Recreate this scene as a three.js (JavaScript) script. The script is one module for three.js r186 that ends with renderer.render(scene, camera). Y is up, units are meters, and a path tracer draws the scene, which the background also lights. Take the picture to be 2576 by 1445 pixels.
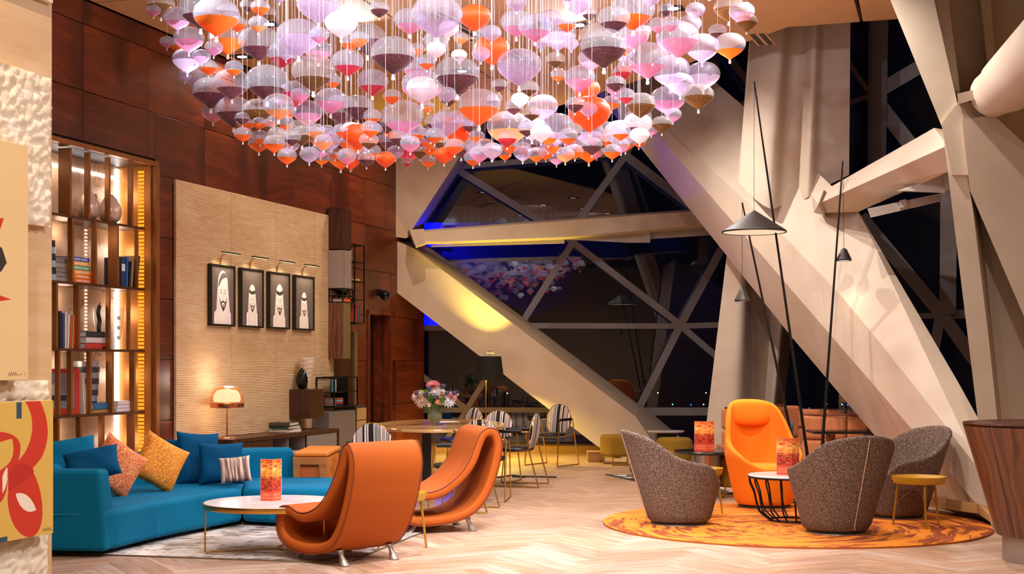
import * as THREE from 'three';
import { RoundedBoxGeometry } from 'three/addons/geometries/RoundedBoxGeometry.js';
import { ConvexGeometry } from 'three/addons/geometries/ConvexGeometry.js';
import { mergeGeometries, mergeVertices, toCreasedNormals } from 'three/addons/utils/BufferGeometryUtils.js';
import { RectAreaLightUniformsLib } from 'three/addons/lights/RectAreaLightUniformsLib.js';

// ---------- camera, sky, exposure ----------
const F = 3550, EYE = 1.43, CX = 1288, CY = 915;              // focal length, eye height, principal point of the photograph
const scene = new THREE.Scene();
const camera = new THREE.PerspectiveCamera(2 * Math.atan(722.5 / F) * 180 / Math.PI, 2576 / 1445, 0.05, 600);
camera.position.set(0, EYE, 0);
camera.lookAt(0, EYE, -10);
camera.setViewOffset(2576, 1445, 0, 722.5 - CY, 2576, 1445);
camera.updateProjectionMatrix();
const renderer = new THREE.WebGLRenderer({ antialias: true });
renderer.toneMapping = THREE.LinearToneMapping;
renderer.toneMappingExposure = 1.0;
renderer.shadowMap.enabled = true;
RectAreaLightUniformsLib.init();
scene.background = new THREE.Color().setRGB(0.0012, 0.0014, 0.003);   // night

const V = (x, y, z) => new THREE.Vector3(x, y, z);
const D2R = Math.PI / 180;
function spot(x, y, z, tx, ty, tz, color, power, angle = 40, pen = 0.7, soft = 1.5) {
  const l = new THREE.SpotLight(color, power, 0, angle * D2R, pen, 2);
  l.position.set(x, y, z); l.target.position.set(tx, ty, tz); scene.add(l, l.target);
  l.castShadow = true; l.shadow.radius = soft; return l;
}
function point(x, y, z, color, power, soft = 2) {
  const l = new THREE.PointLight(color, power, 0, 2); l.position.set(x, y, z); l.castShadow = true; l.shadow.radius = soft; scene.add(l); return l;
}
// ---------- ceiling lights added to brighten the room: position, aim, colour, power, cone; each gets its fitting further down ----------
const WARM = 0xffe2c8, COOL = 0xf6f6ff, NEUT = 0xfff4ea;
const CEIL = 4.96;
const DOWN = [   // x, z, colour, power, cone, aim x, aim height, aim z
  // ring of cool floodlights and floor-brightening spots, added around the glass cluster
  [-3.25, -10.6, COOL, 29, 54, -0.5, 3.2, -11.8], [-3.25, -13.0, COOL, 29, 54, -0.5, 3.2, -11.8], [-1.7, -14.7, COOL, 29, 54, -0.5, 3.2, -11.8], [0.7, -14.7, COOL, 29, 54, -0.5, 3.2, -11.8],
  [2.25, -12.9, COOL, 29, 54, -0.5, 3.2, -11.8], [2.3, -10.6, COOL, 29, 54, -0.5, 3.2, -11.8], [0.6, -8.9, COOL, 29, 54, -0.5, 3.2, -11.8], [-1.6, -8.9, COOL, 29, 54, -0.5, 3.2, -11.8],
  [1.0, -8.0, COOL, 85, 25, 0.9, 0, -10.7], [-0.5, -8.0, COOL, 85, 25, -0.2, 0, -10.9], [0.2, -12.4, COOL, 40, 24],
  // rest of the room, warm, wide, added as fill light
  [-3.3, -8.2, WARM, 16, 82], [-2.3, -6.0, WARM, 24, 82], [0.4, -6.4, NEUT, 30, 82], [2.3, -7.2, NEUT, 48, 82],
  [-3.1, -16.2, WARM, 10, 80], [-0.6, -17.0, WARM, 18, 80], [1.3, -16.0, NEUT, 40, 82], [-1.2, -19.4, WARM, 12, 80],
  [2.55, -11.8, NEUT, 34, 82], [1.6, -14.0, NEUT, 20, 80],
  [-2.0, -2.5, WARM, 40, 82], [1.5, -2.5, NEUT, 44, 82], [-5, -3.5, WARM, 26, 82], [-1, 1.5, WARM, 40, 82], [3, 1.5, NEUT, 40, 82],
];
// ---------- small tools ----------
let seed = 12345;
const rnd = () => { seed = (seed * 1664525 + 1013904223) % 4294967296; return seed / 4294967296; };
const rr = (a, b) => a + (b - a) * rnd();
const used = {};
function numbered(n) { const k = used[n] = (used[n] ?? -1) + 1; return k ? n + '_' + String(k).padStart(3, '0') : n; }
function tag(o, label, category, group) { o.userData = { ...o.userData, label, category }; if (group) o.userData.group = group; return o; }
function shade(m) { m.castShadow = m.receiveShadow = true; return m; }
function part(name, geo, mat, parent, label) {
  const m = shade(new THREE.Mesh(Array.isArray(geo) ? join(geo) : geo, mat));
  m.name = parent === scene ? numbered(name) : name; parent.add(m);
  if (label) m.userData.label = label; return m;
}
function thing(name, label, category, pos = [0, 0, 0], turn = 0, group) {
  const o = new THREE.Group(); o.name = numbered(name); o.position.set(...pos); o.rotation.y = turn; scene.add(o);
  return tag(o, label, category, group);
}
function struct(name, pos = [0, 0, 0], turn = 0) { const o = new THREE.Group(); o.name = numbered(name); o.position.set(...pos); o.rotation.y = turn; o.userData.kind = 'structure'; scene.add(o); return o; }
function copyOf(o, label, pos, turn, group) {
  const c = o.clone(); c.name = numbered(o.name.replace(/_\d{3}$/, '')); scene.add(c); c.userData = { ...o.userData, label };
  if (group) c.userData.group = group; c.position.set(...pos); if (turn !== undefined) c.rotation.y = turn; return c;
}
// pixel -> world: at a depth; on the floor; on a vertical plane given by two plan points
const at = (px, py, d) => V((px - CX) / F * d, EYE + (CY - py) / F * d, -d);
const depthAt = (py, h = 0) => (EYE - h) * F / (py - CY);
const fl = (px, py, h = 0) => { const d = depthAt(py, h); return V((px - CX) / F * d, h, -d); };
function plane(a, b) {                                             // plan points [x,z]; returns (px,py,offset towards the viewer) -> point
  let dx = b[0] - a[0], dz = b[1] - a[1]; const l = Math.hypot(dx, dz); dx /= l; dz /= l; let nx = -dz, nz = dx; if (nz < 0) { nx = -nx; nz = -nz; }
  return (px, py, o = 0) => { const rx = (px - CX) / F; const d = ((a[0] + nx * o) * nx + (a[1] + nz * o) * nz) / (rx * nx - nz); return at(px, py, d); };
}
// the long left wall: own axes u (along, away from the camera), y, n (into the room)
const DIRX = 0.30038547, DIRZ = -0.95381789, WX = -4.27558395, WZ = -13.22153575, WTURN = Math.atan2(-DIRZ, DIRX);
const wallPt = (u, y, n) => V(WX + DIRX * u - DIRZ * n, y, WZ + DIRZ * u + DIRX * n);
function onWall(px, py, n = 0) {
  const ox = WX - DIRZ * n, oz = WZ + DIRX * n, rx = (px - CX) / F, t = (oz * DIRX - ox * DIRZ) / (-DIRX - rx * DIRZ);
  return { u: (rx * t - ox) * DIRX + (-t - oz) * DIRZ, y: EYE + (CY - py) / F * t };
}
const nonIdx = (g) => { let q = g.index ? g.toNonIndexed() : g; for (const k of Object.keys(q.attributes)) if (!['position', 'normal', 'uv'].includes(k)) q.deleteAttribute(k);
  if (!q.attributes.normal) q.computeVertexNormals(); if (!q.attributes.uv) q.setAttribute('uv', new THREE.BufferAttribute(new Float32Array(q.attributes.position.count * 2), 2)); return q; };
const join = (list) => list.length === 1 ? list[0] : mergeGeometries(list.map(nonIdx));
const box = (w, h, d, x = 0, y = 0, z = 0) => new THREE.BoxGeometry(w, h, d).translate(x, y, z);
const rbox = (w, h, d, x = 0, y = 0, z = 0, r = 0.01, s = 2) => new RoundedBoxGeometry(w, h, d, s, Math.min(r, w / 2.01, h / 2.01, d / 2.01)).translate(x, y, z);
const cyl = (r1, r2, h, x = 0, y = 0, z = 0, s = 24) => new THREE.CylinderGeometry(r1, r2, h, s).translate(x, y, z);
const ball = (r, x = 0, y = 0, z = 0, a = 16, b = 12) => new THREE.SphereGeometry(r, a, b).translate(x, y, z);
const lathe = (p, s = 32) => new THREE.LatheGeometry(p.map((q) => new THREE.Vector2(q[0], q[1])), s);
const P3 = (p) => p.isVector3 ? p : V(...p);
function rod(a, b, r, s = 10, r2 = r) {
  a = P3(a); b = P3(b); const d = b.clone().sub(a), g = new THREE.CylinderGeometry(r2, r, d.length(), s);
  g.applyQuaternion(new THREE.Quaternion().setFromUnitVectors(V(0, 1, 0), d.normalize())); return g.translate((a.x + b.x) / 2, (a.y + b.y) / 2, (a.z + b.z) / 2);
}
const tube = (pts, r, seg = 40, s = 8, closed = false, tension = 0.5) => new THREE.TubeGeometry(new THREE.CatmullRomCurve3(pts.map(P3), closed, 'catmullrom', tension), seg, r, s, closed);
const hull = (pts) => uvBox(new ConvexGeometry(pts.map(P3)));
function uvBox(g, s = 1, ox = 0, oy = 0) {                            // uv in metres from the dominant axis of the normal
  g = g.index ? g.toNonIndexed() : g; const p = g.attributes.position; if (!g.attributes.normal) g.computeVertexNormals(); const uv = new Float32Array(p.count * 2);
  const a = V(), b = V(), c = V();
  for (let i = 0; i < p.count; i += 3) {
    a.fromBufferAttribute(p, i); b.fromBufferAttribute(p, i + 1); c.fromBufferAttribute(p, i + 2);
    const n = b.clone().sub(a).cross(c.clone().sub(a)); const x = Math.abs(n.x), y = Math.abs(n.y), z = Math.abs(n.z);
    [a, b, c].forEach((q, k) => { const [u, v] = z >= x && z >= y ? [q.x, q.y] : x >= y ? [q.z, q.y] : [q.x, q.z]; uv[(i + k) * 2] = u * s + ox; uv[(i + k) * 2 + 1] = v * s + oy; });
  }
  g.setAttribute('uv', new THREE.BufferAttribute(uv, 2)); return g;
}
function shapeOf(pts) { const s = new THREE.Shape(); pts.forEach((p, i) => i ? s.lineTo(p[0], p[1]) : s.moveTo(p[0], p[1])); s.closePath(); return s; }
function slab(pts, y0, y1, bevel = 0, seg = 3) {                      // plan polygon [x,z] raised from y0 to y1
  const g = new THREE.ExtrudeGeometry(shapeOf(pts.map((p) => [p[0], -p[1]])), { depth: y1 - y0 - 2 * bevel, bevelEnabled: bevel > 0, bevelThickness: bevel, bevelSize: bevel, bevelOffset: -bevel, bevelSegments: seg, curveSegments: 24 });
  return g.rotateX(-Math.PI / 2).translate(0, y0 + bevel, 0);
}
function spline(pts, n, closed = false) { return new THREE.CatmullRomCurve3(pts.map((p) => V(p[0], p[1], 0)), closed).getPoints(n).map((p) => [p.x, p.y]); }
function grid(nu, nv, fn, closeU = false) {                           // indexed surface from fn(u,v) -> [x,y,z]
  const pos = [], uv = [], idx = [];
  for (let j = 0; j <= nv; j++) for (let i = 0; i <= nu; i++) { const q = fn(i / nu, j / nv); pos.push(q[0], q[1], q[2]); uv.push(q[3] ?? i / nu, q[4] ?? j / nv); }
  for (let j = 0; j < nv; j++) for (let i = 0; i < nu; i++) { const a = j * (nu + 1) + i, b = a + 1, c = a + nu + 1, d = c + 1; idx.push(a, b, d, a, d, c); }
  const g = new THREE.BufferGeometry(); g.setAttribute('position', new THREE.Float32BufferAttribute(pos, 3)); g.setAttribute('uv', new THREE.Float32BufferAttribute(uv, 2)); g.setIndex(idx);
  g.computeVertexNormals();
  if (closeU) { const n = g.attributes.normal; for (let j = 0; j <= nv; j++) { const a = j * (nu + 1), b = a + nu; const x = n.getX(a) + n.getX(b), y = n.getY(a) + n.getY(b), z = n.getZ(a) + n.getZ(b), l = Math.hypot(x, y, z) || 1; n.setXYZ(a, x / l, y / l, z / l); n.setXYZ(b, x / l, y / l, z / l); } }
  return g;
}
// ---------- noise and textures ----------
function hash(x, y, s) { let h = (x * 374761393 + y * 668265263 + s * 982451653) | 0; h = Math.imul(h ^ (h >>> 13), 1274126177); return ((h ^ (h >>> 16)) >>> 0) / 4294967296; }
function vnoise(x, y, s, px = 0, py = 0) {
  const xi = Math.floor(x), yi = Math.floor(y), fx = x - xi, fy = y - yi, u = fx * fx * (3 - 2 * fx), v = fy * fy * (3 - 2 * fy);
  const w = (a, p) => p ? ((a % p) + p) % p : a; const h = (a, b) => hash(w(a, px), w(b, py), s);
  return (h(xi, yi) * (1 - u) + h(xi + 1, yi) * u) * (1 - v) + (h(xi, yi + 1) * (1 - u) + h(xi + 1, yi + 1) * u) * v;
}
function fbm(x, y, s, o = 4, px = 0, py = 0) { let a = 0, w = 0.5, t = 0; for (let i = 0; i < o; i++) { a += w * vnoise(x, y, s + i * 17, px, py); t += w; x *= 2; y *= 2; px *= 2; py *= 2; w *= 0.5; } return a / t; }
const cl = (v) => Math.max(0, Math.min(1, v));
const mix = (a, b, t) => [a[0] + (b[0] - a[0]) * t, a[1] + (b[1] - a[1]) * t, a[2] + (b[2] - a[2]) * t];
const hex = (h) => [(h >> 16 & 255) / 255, (h >> 8 & 255) / 255, (h & 255) / 255];
function tex(w, h, fn, { srgb = true, rep = [1, 1] } = {}) {            // fn(u,v) -> [r,g,b] in sRGB 0..1, or a grey number
  const d = new Uint8Array(w * h * 4);
  for (let y = 0; y < h; y++) for (let x = 0; x < w; x++) { const c = fn(x / w, y / h), i = (y * w + x) * 4; if (typeof c === 'number') d[i] = d[i + 1] = d[i + 2] = cl(c) * 255; else { d[i] = cl(c[0]) * 255; d[i + 1] = cl(c[1]) * 255; d[i + 2] = cl(c[2]) * 255; } d[i + 3] = 255; }
  const t = new THREE.DataTexture(d, w, h); t.wrapS = t.wrapT = THREE.RepeatWrapping; t.magFilter = THREE.LinearFilter; t.minFilter = THREE.LinearMipmapLinearFilter; t.generateMipmaps = true;
  if (srgb) t.colorSpace = THREE.SRGBColorSpace; t.repeat.set(rep[0], rep[1]); t.needsUpdate = true; return t;
}
function canvasTex(w, h, draw) {
  const c = document.createElement('canvas'); c.width = w; c.height = h; const g = c.getContext('2d'); draw(g, w, h);
  const t = new THREE.CanvasTexture(c); t.colorSpace = THREE.SRGBColorSpace; return t;
}
const std = (color, o = {}) => new THREE.MeshStandardMaterial({ color, roughness: 0.7, ...o });
const phy = (color, o = {}) => new THREE.MeshPhysicalMaterial({ color, roughness: 0.5, ...o });
const glow = (color, i) => new THREE.MeshStandardMaterial({ color: 0x111111, emissive: color, emissiveIntensity: i });
const vary = (m, f) => { const c = m.clone(); c.color.multiplyScalar(f); return c; };

const T = {};
T.redwood = tex(1024, 512, (u, v) => {                                 // grain along u
  const w = fbm(u * 3, v * 3, 5, 3, 3, 3); const g = fbm(u * 4, v * 60 + w * 8, 9, 4, 4, 60); const fl = fbm(u * 5, v * 4, 31, 3, 5, 4);
  let c = mix(hex(0x50200f), hex(0x7e3a1b), cl(g * 1.3 - 0.1)); c = mix(c, hex(0x3a140a), cl((fl - 0.52) * 3.2) * 0.75); return c; });
T.walnut = tex(512, 512, (u, v) => { const w = fbm(u * 3, v * 2, 51, 3, 3, 2); const g = fbm(u * 40 + w * 10, v * 3, 52, 4, 40, 3); const s = 0.5 + 0.5 * Math.sin((u * 9 + w * 3) * 6.283);
  return mix(hex(0x4a2a1a), hex(0x8a5637), cl(g * 0.75 + s * 0.35 - 0.05)); });
T.oak = tex(1024, 256, (u, v) => { const w = fbm(u * 2, v * 3, 61, 3, 2, 3); const g = fbm(u * 5, v * 40 + w * 6, 62, 4, 5, 40); return mix(hex(0xb0907a), hex(0xe0c8b2), cl(g * 1.2 - 0.1 + (w - 0.5) * 0.3)); });
T.weave = tex(512, 512, (u, v) => { const r = fbm(u * 8, v * 64, 71, 2, 8, 64); const b = 0.5 + 0.5 * Math.sin(v * 64 * 6.283 + fbm(u * 6, v * 8, 72, 2, 6, 8) * 5); return mix(hex(0xb89468), hex(0xdcc4a0), cl(b * 0.6 + r * 0.5)); });
T.weaveB = tex(512, 512, (u, v) => { const b = 0.5 + 0.5 * Math.sin(v * 64 * 6.283 + fbm(u * 6, v * 8, 72, 2, 6, 8) * 5); return cl(b * 0.8 + 0.2 * hash(u * 512 | 0, v * 512 | 0, 5)); }, { srgb: false });
T.marble = tex(512, 512, (u, v) => { const w = fbm(u * 4, v * 4, 81, 4, 4, 4); const a = Math.abs(Math.sin((u * 3 + v * 3 + w * 3.2) * 3.1416)); const n = fbm(u * 6, v * 6, 82, 4, 6, 6); return mix(mix(hex(0xd8b896), hex(0xa98d7c), cl(n * 1.4 - 0.4)), hex(0x4f4038), cl(1 - a * 9) * 0.6); });
T.whitemarble = tex(256, 256, (u, v) => { const w = fbm(u * 3, v * 3, 91, 4, 3, 3); return mix(hex(0xe9e2e0), hex(0xb9b0b4), cl((w - 0.45) * 2.4)); });
T.onyx = tex(512, 512, (u, v) => { const w = fbm(u * 3, v * 3, 95, 4, 3, 3); const a = Math.abs(Math.sin((u * 2 + v * 5 + w * 2.6) * 3.1416)); let c = mix(hex(0xd9b67c), hex(0x96622e), cl(w * 1.6 - 0.3)); c = mix(c, hex(0x3a2114), cl(1 - a * 4) * 0.75); return c; });
T.felt = tex(512, 512, (u, v) => { const a = fbm(u * 128, v * 128, 101, 2, 128, 128), b = hash(u * 512 | 0, v * 512 | 0, 3); return mix(hex(0x3a2a22), hex(0x94806f), cl((a - 0.5) * 2.0 + 0.42 + (b - 0.5) * 0.45)); });
T.feltB = tex(512, 512, (u, v) => fbm(u * 110, v * 110, 103, 2, 110, 110), { srgb: false });
T.stone = tex(512, 512, (u, v) => { const a = fbm(u * 6, v * 6, 111, 4, 6, 6), b = fbm(u * 30, v * 18, 112, 3, 30, 18); return mix(hex(0xd8c3a4), hex(0xf4ebdf), cl(a * 0.7 + b * 0.6)); });
T.stoneB = tex(512, 512, (u, v) => { let m = 9; const X = u * 26, Y = v * 26; for (let i = -1; i < 2; i++) for (let j = -1; j < 2; j++) { const cx = Math.floor(X) + i, cy = Math.floor(Y) + j, wx = (cx + 26) % 26, wy = (cy + 26) % 26; const d = Math.hypot(X - cx - hash(wx, wy, 7), (Y - cy - hash(wx, wy, 8)) * 1.5); m = Math.min(m, d); } return cl(1 - m * 0.9) * 0.8 + 0.2 * fbm(u * 40, v * 40, 9, 3, 40, 40); }, { srgb: false });
T.travertine = tex(256, 256, (u, v) => mix(hex(0xcaa87c), hex(0xdcc09a), cl(fbm(u * 2, v * 24, 121, 4, 2, 24) * 1.2 - 0.1)));
T.plaster = tex(256, 256, (u, v) => { const a = fbm(u * 4, v * 4, 131, 4, 4, 4); return mix(hex(0xc6bcb0), hex(0xd6cdc2), a); });
T.greyrug = tex(1024, 512, (u, v) => { const a = fbm(u * 5, v * 3, 141, 5, 5, 3), b = fbm(u * 40, v * 30, 142, 3, 40, 30), s = fbm(u * 6, v * 60, 144, 3, 6, 60); let c = mix(hex(0xd9cfc4), hex(0x8b7a6c), cl((a - 0.42) * 3.2 + (s - 0.5))); c = mix(c, hex(0xcdd3dd), cl((fbm(u * 7, v * 5, 143, 3, 7, 5) - 0.5) * 4) * 0.6); return mix(c, hex(0x4a3f38), cl((b * 0.6 + s * 0.4 - 0.54) * 6) * 0.7); });
T.ringrug = tex(1024, 1024, (u, v) => { const x = u - 0.44, y = v - 0.36; const w = fbm(u * 5, v * 5, 151, 4); const r = Math.hypot(x, y) * (1 + 0.2 * (w - 0.5)); const a = fbm(r * 84, Math.atan2(y, x) * 4.2 + 9, 152, 3), n = fbm(u * 80, v * 80, 153, 2); const k = cl((a - 0.5) * 7 + (w - 0.5) * 2.2); let c = mix(hex(0xdc7e10), hex(0x7e3006), k * 0.9); return mix(c, hex(0xea9a30), cl((n - 0.5) * 3) * 0.3); });
T.leopard = tex(256, 256, (u, v) => { const a = fbm(u * 22, v * 22, 161, 2, 22, 22); return cl((Math.abs(a - 0.5) - 0.05) * 14); });
T.tufted = tex(256, 256, (u, v) => { const a = fbm(u * 60, v * 60, 171, 2, 60, 60); return mix(hex(0xa05c34), hex(0xdc9664), a); });
T.stripe = tex(512, 8, (u) => { const L = [[0, .06, 1], [.06, .1, 0], [.1, .12, 1], [.12, .14, 0], [.14, .16, 1], [.16, .19, 0], [.19, .26, 2], [.26, .3, 0], [.3, .315, 1], [.315, .33, 0], [.33, .345, 1], [.345, .36, 0], [.36, .375, 1], [.375, .39, 0], [.39, .405, 1], [.405, .44, 3], [.44, .46, 0], [.46, .58, 1], [.58, .61, 0], [.61, .63, 1], [.63, .67, 0], [.67, .72, 1], [.72, .86, 2], [.86, .88, 1], [.88, .94, 0], [.94, 1, 1]]; for (const [a, b, k] of L) if (u >= a && u < b) return [hex(0xe6dcd6), hex(0x1d1714), hex(0xb5a5a0), hex(0x93a5a0)][k]; return hex(0xe6dcd6); });
// ---------- materials ----------
const M = {};
M.redwood = [0, 1, 2, 3].map((i) => { const m = std([0xffffff, 0xeadfd8, 0xf4e6da, 0xd8ccc4][i], { map: T.redwood, roughness: 0.38 }); return m; });
M.darkwood = std(0x6a4a3c, { map: T.redwood, roughness: 0.4 });
M.walnut = std(0xffffff, { map: T.walnut, roughness: 0.45 });
M.darkwalnut = std(0x9a7a6c, { map: T.walnut, roughness: 0.45 });
M.planks = [0xffffff, 0xf2e8de, 0xfaf0ea, 0xe6dacd, 0xf6e4d4].map((c) => phy(c, { map: T.oak, roughness: 0.36, clearcoat: 0.25, clearcoatRoughness: 0.25 }));
M.grout = std(0x6e5a48);
M.ceil = std(0xd2a878, { roughness: 0.8 });
M.ceilDark = std(0x3a2c20, { roughness: 0.8 });
M.black = std(0x0c0b0b, { roughness: 0.5 });
M.blackGloss = phy(0x0d0d10, { roughness: 0.22 });
M.blackMetal = std(0x1c1a1a, { roughness: 0.45, metalness: 0.6 });
M.clad = std(0xf4ebe0, { map: T.plaster, roughness: 0.62 });
M.mull = std(0x8c8686, { roughness: 0.5, metalness: 0.25 });
M.steel = std(0xb5ada6, { roughness: 0.45, metalness: 0.3 });
M.bronze = std(0x9a6230, { roughness: 0.36, metalness: 0.45 });
M.bronzeDark = std(0x5c3618, { roughness: 0.4, metalness: 0.4 });
M.brass = std(0xc89a50, { roughness: 0.25, metalness: 0.95 });
M.roseGold = std(0xd29068, { roughness: 0.2, metalness: 0.95 });
M.silver = std(0xb9b7b4, { roughness: 0.28, metalness: 0.9 });
M.taupeMetal = std(0x9a8f86, { roughness: 0.4, metalness: 0.5 });
M.weave = std(0xffffff, { map: T.weave, bumpMap: T.weaveB, bumpScale: 0.006, roughness: 0.85 });
M.marble = std(0xffffff, { map: T.marble, roughness: 0.35 });
M.whitemarble = phy(0xffffff, { map: T.whitemarble, roughness: 0.18 });
M.pane = phy(0xe8eef5, { transmission: 1, thickness: 0, roughness: 0.0, ior: 1.62 });
M.beigewall = std(0xc2a27c, { roughness: 0.8 });
M.white = std(0xf0ece6, { roughness: 0.6 });
M.paper = std(0xe9e2d6, { roughness: 0.9 });

// ---------- floor ----------
const floor = struct('floor');
part('base', box(34, 0.3, 46, 0, -0.164, -8), M.grout, floor);
{
  const L = 0.9, W = 0.15, n = 6, ang = WTURN + Math.PI / 4, ca = Math.cos(ang), sa = Math.sin(ang), list = [];
  const put = (a, b, along) => {                                     // centre of the plank in pattern axes, in units of W
    const px = a * W, pz = b * W, x = ca * px + sa * pz, z = -sa * px + ca * pz - 13;
    if (z > -7.6 || z < -23.2) return; const half = -z * 0.372 + 1.0; if (x < -half || x > half) return;
    const wallN = (x - WX) * DIRZ * -1 + (z - WZ) * DIRX; if (wallN < -0.6) return;
    list.push({ x, z, rot: ang + (along ? 0 : Math.PI / 2), d: Math.hypot(x * 0.6, z) });
  };
  for (let r = -160; r <= 160; r++) for (let k = -18; k <= 18; k++) {
    put(r + n / 2 + k * 2 * n, r + 0.5, true); put(r + 0.5 + k * 2 * n, r + 1 + n / 2, false);
  }
  list.sort((a, b) => a.d - b.d);
  const geos = []; for (let i = 0; i < 8; i++) geos.push(uvBox(box(L - 0.003, 0.014, W - 0.003), 0.6, rnd(), rnd()));
  const rest = [];
  list.forEach((q, i) => {
    const g = geos[(rnd() * 8) | 0];
    if (i < 298) { const m = part('plank', g, M.planks[(rnd() * 5) | 0], floor); m.position.set(q.x, -0.007, q.z); m.rotation.y = q.rot; }
    else rest.push(g.clone().rotateY(q.rot).translate(q.x, -0.007, q.z));
  });
  const m = part('far_planks', mergeGeometries(rest), M.planks[1], floor); m.userData.kind = 'stuff';
}

// ---------- left wall, clad in red-brown veneer panels ----------
const wallL = struct('wall_left', [WX, 0, WZ], WTURN);
const NICHE = { u0: -1.3, u1: 1.66, y0: 0.08, y1: 3.5, d: 0.4 };
const DOOR = { u0: 7.36, u1: 8.2, y0: 0, y1: 2.15 };
function minus(rects, hole) {
  const out = [];
  for (const [a, b, c, d] of rects) {                                  // u0,u1,y0,y1
    if (hole.u1 <= a || hole.u0 >= b || hole.y1 <= c || hole.y0 >= d) { out.push([a, b, c, d]); continue; }
    if (hole.u0 > a) out.push([a, hole.u0, c, d]); if (hole.u1 < b) out.push([hole.u1, b, c, d]);
    const u0 = Math.max(a, hole.u0), u1 = Math.min(b, hole.u1);
    if (hole.y0 > c) out.push([u0, u1, c, hole.y0]); if (hole.y1 < d) out.push([u0, u1, hole.y1, d]);
  }
  return out;
}
{
  let solid = minus(minus([[-19, 9.6, 0, 5.2]], NICHE), { ...DOOR, y1: 2.15 });
  part('wall_core', solid.map(([a, b, c, d]) => box(b - a, d - c, 0.5, (a + b) / 2, (c + d) / 2, -0.275)), M.darkwood, wallL);
  const us = [-4.1, -2.965, -1.83, -0.695, 0.44, 1.581, 2.744, 3.854, 5.0, 6.14, 7.28, 8.42, 9.6], ys = [0, 0.17, 0.82, 1.47, 2.12, 2.77, 3.42, 4.07, 4.72, 4.95];
  const holes = [{ ...NICHE, u0: NICHE.u0 - 0.05, u1: 1.72, y1: 3.58, y0: 0 }, DOOR, { u0: 2.079, u1: 6.0, y0: 0, y1: 3.4 }];
  for (let i = 0; i < us.length - 1; i++) for (let j = 0; j < ys.length - 1; j++) {
    let rs = [[us[i], us[i + 1], ys[j], ys[j + 1]]]; for (const h of holes) rs = minus(rs, h);
    for (const [a, b, c, d] of rs) {
      if (b - a < 0.03 || d - c < 0.03) continue;
      const g = uvBox(rbox(b - a - 0.007, d - c - 0.007, 0.024, 0, 0, 0, 0.003, 1), 0.42, rnd() * 3, rnd());
      part('panel', g, M.redwood[(rnd() * 4) | 0], wallL).position.set((a + b) / 2, (c + d) / 2, -0.012);
    }
  }
  // bookcase niche lining
  part('niche_back', uvBox(box(NICHE.u1 - NICHE.u0, 3.42, 0.03, (NICHE.u0 + NICHE.u1) / 2, 1.79, -0.415), 0.55), M.marble, wallL);
}
// plain walls and roof that close the room
part('wall_back', box(30, 10, 0.3, 0, 5, 6.2), M.beigewall, scene).userData.kind = 'structure';
part('wall_right', box(0.3, 10, 22, 6.2, 5, -4.8), M.beigewall, scene).userData.kind = 'structure';
part('wall_front', box(0.3, 10, 10, -14, 5, 1.3), M.beigewall, scene).userData.kind = 'structure';
part('roof', box(34, 0.3, 34, 0, 9.6, -9), M.ceil, scene).userData.kind = 'structure';

// ---------- ceiling ----------
const ceiling = struct('ceiling');
const CE = [[-9.9, 5.9], [WX + DIRX * -14 + 0, WZ + DIRZ * -14], [WX + DIRX * 8.4, WZ + DIRZ * 8.4], [0.07, -20.4], [1.92, -16.93], [2.58, -15.47], [2.885, -14.8], [3.95, -14.45], [3.72, -13.75], [2.9, -13.2], [2.7, -11], [3.2, -8], [4.6, -5], [4.6, 5.9]];
{
  const rim = CE.slice(2);                                             // slab in panels across the room, with open joints
  const g = slab([[-13.8, 5.9], [WX + DIRX * -19.5 + 0, WZ + DIRZ * -19.5], [WX + DIRX * 8.4, WZ + DIRZ * 8.4], ...CE.slice(3)], CEIL + 0.02, CEIL + 0.35);
  part('ceiling_slab', g, M.ceilDark, ceiling);
  // board lining, cut into strips along the wall direction
  const clip = (poly, px, pz, nx, nz) => { const out = []; for (let i = 0; i < poly.length; i++) { const a = poly[i], b = poly[(i + 1) % poly.length]; const da = (a[0] - px) * nx + (a[1] - pz) * nz, db = (b[0] - px) * nx + (b[1] - pz) * nz; if (da >= 0) out.push(a); if (da * db < 0) { const t = da / (da - db); out.push([a[0] + (b[0] - a[0]) * t, a[1] + (b[1] - a[1]) * t]); } } return out; };
  const body = [[-9.6, 5.9], [WX + DIRX * -13, WZ + DIRZ * -13], [WX + DIRX * 8.35, WZ + DIRZ * 8.35], ...CE.slice(3)];
  const nX = -DIRZ, nZ = DIRX;
  for (const [n0, n1] of [[0.02, 2.55], [2.58, 5.0], [5.03, 7.1], [7.13, 12]]) {
    let p = clip(body, WX + nX * n0, WZ + nZ * n0, nX, nZ); p = clip(p, WX + nX * n1, WZ + nZ * n1, -nX, -nZ);
    for (const [u0, u1] of [[-22, -4.6], [-4.58, 0.6], [0.62, 5.2], [5.22, 10]]) {
      let q = clip(p, WX + DIRX * u0, WZ + DIRZ * u0, DIRX, DIRZ); q = clip(q, WX + DIRX * u1, WZ + DIRZ * u1, -DIRX, -DIRZ);
      if (q.length > 2) part('ceiling_board', slab(q, CEIL, CEIL + 0.02), M.ceil, ceiling);
    }
  }
}
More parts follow.
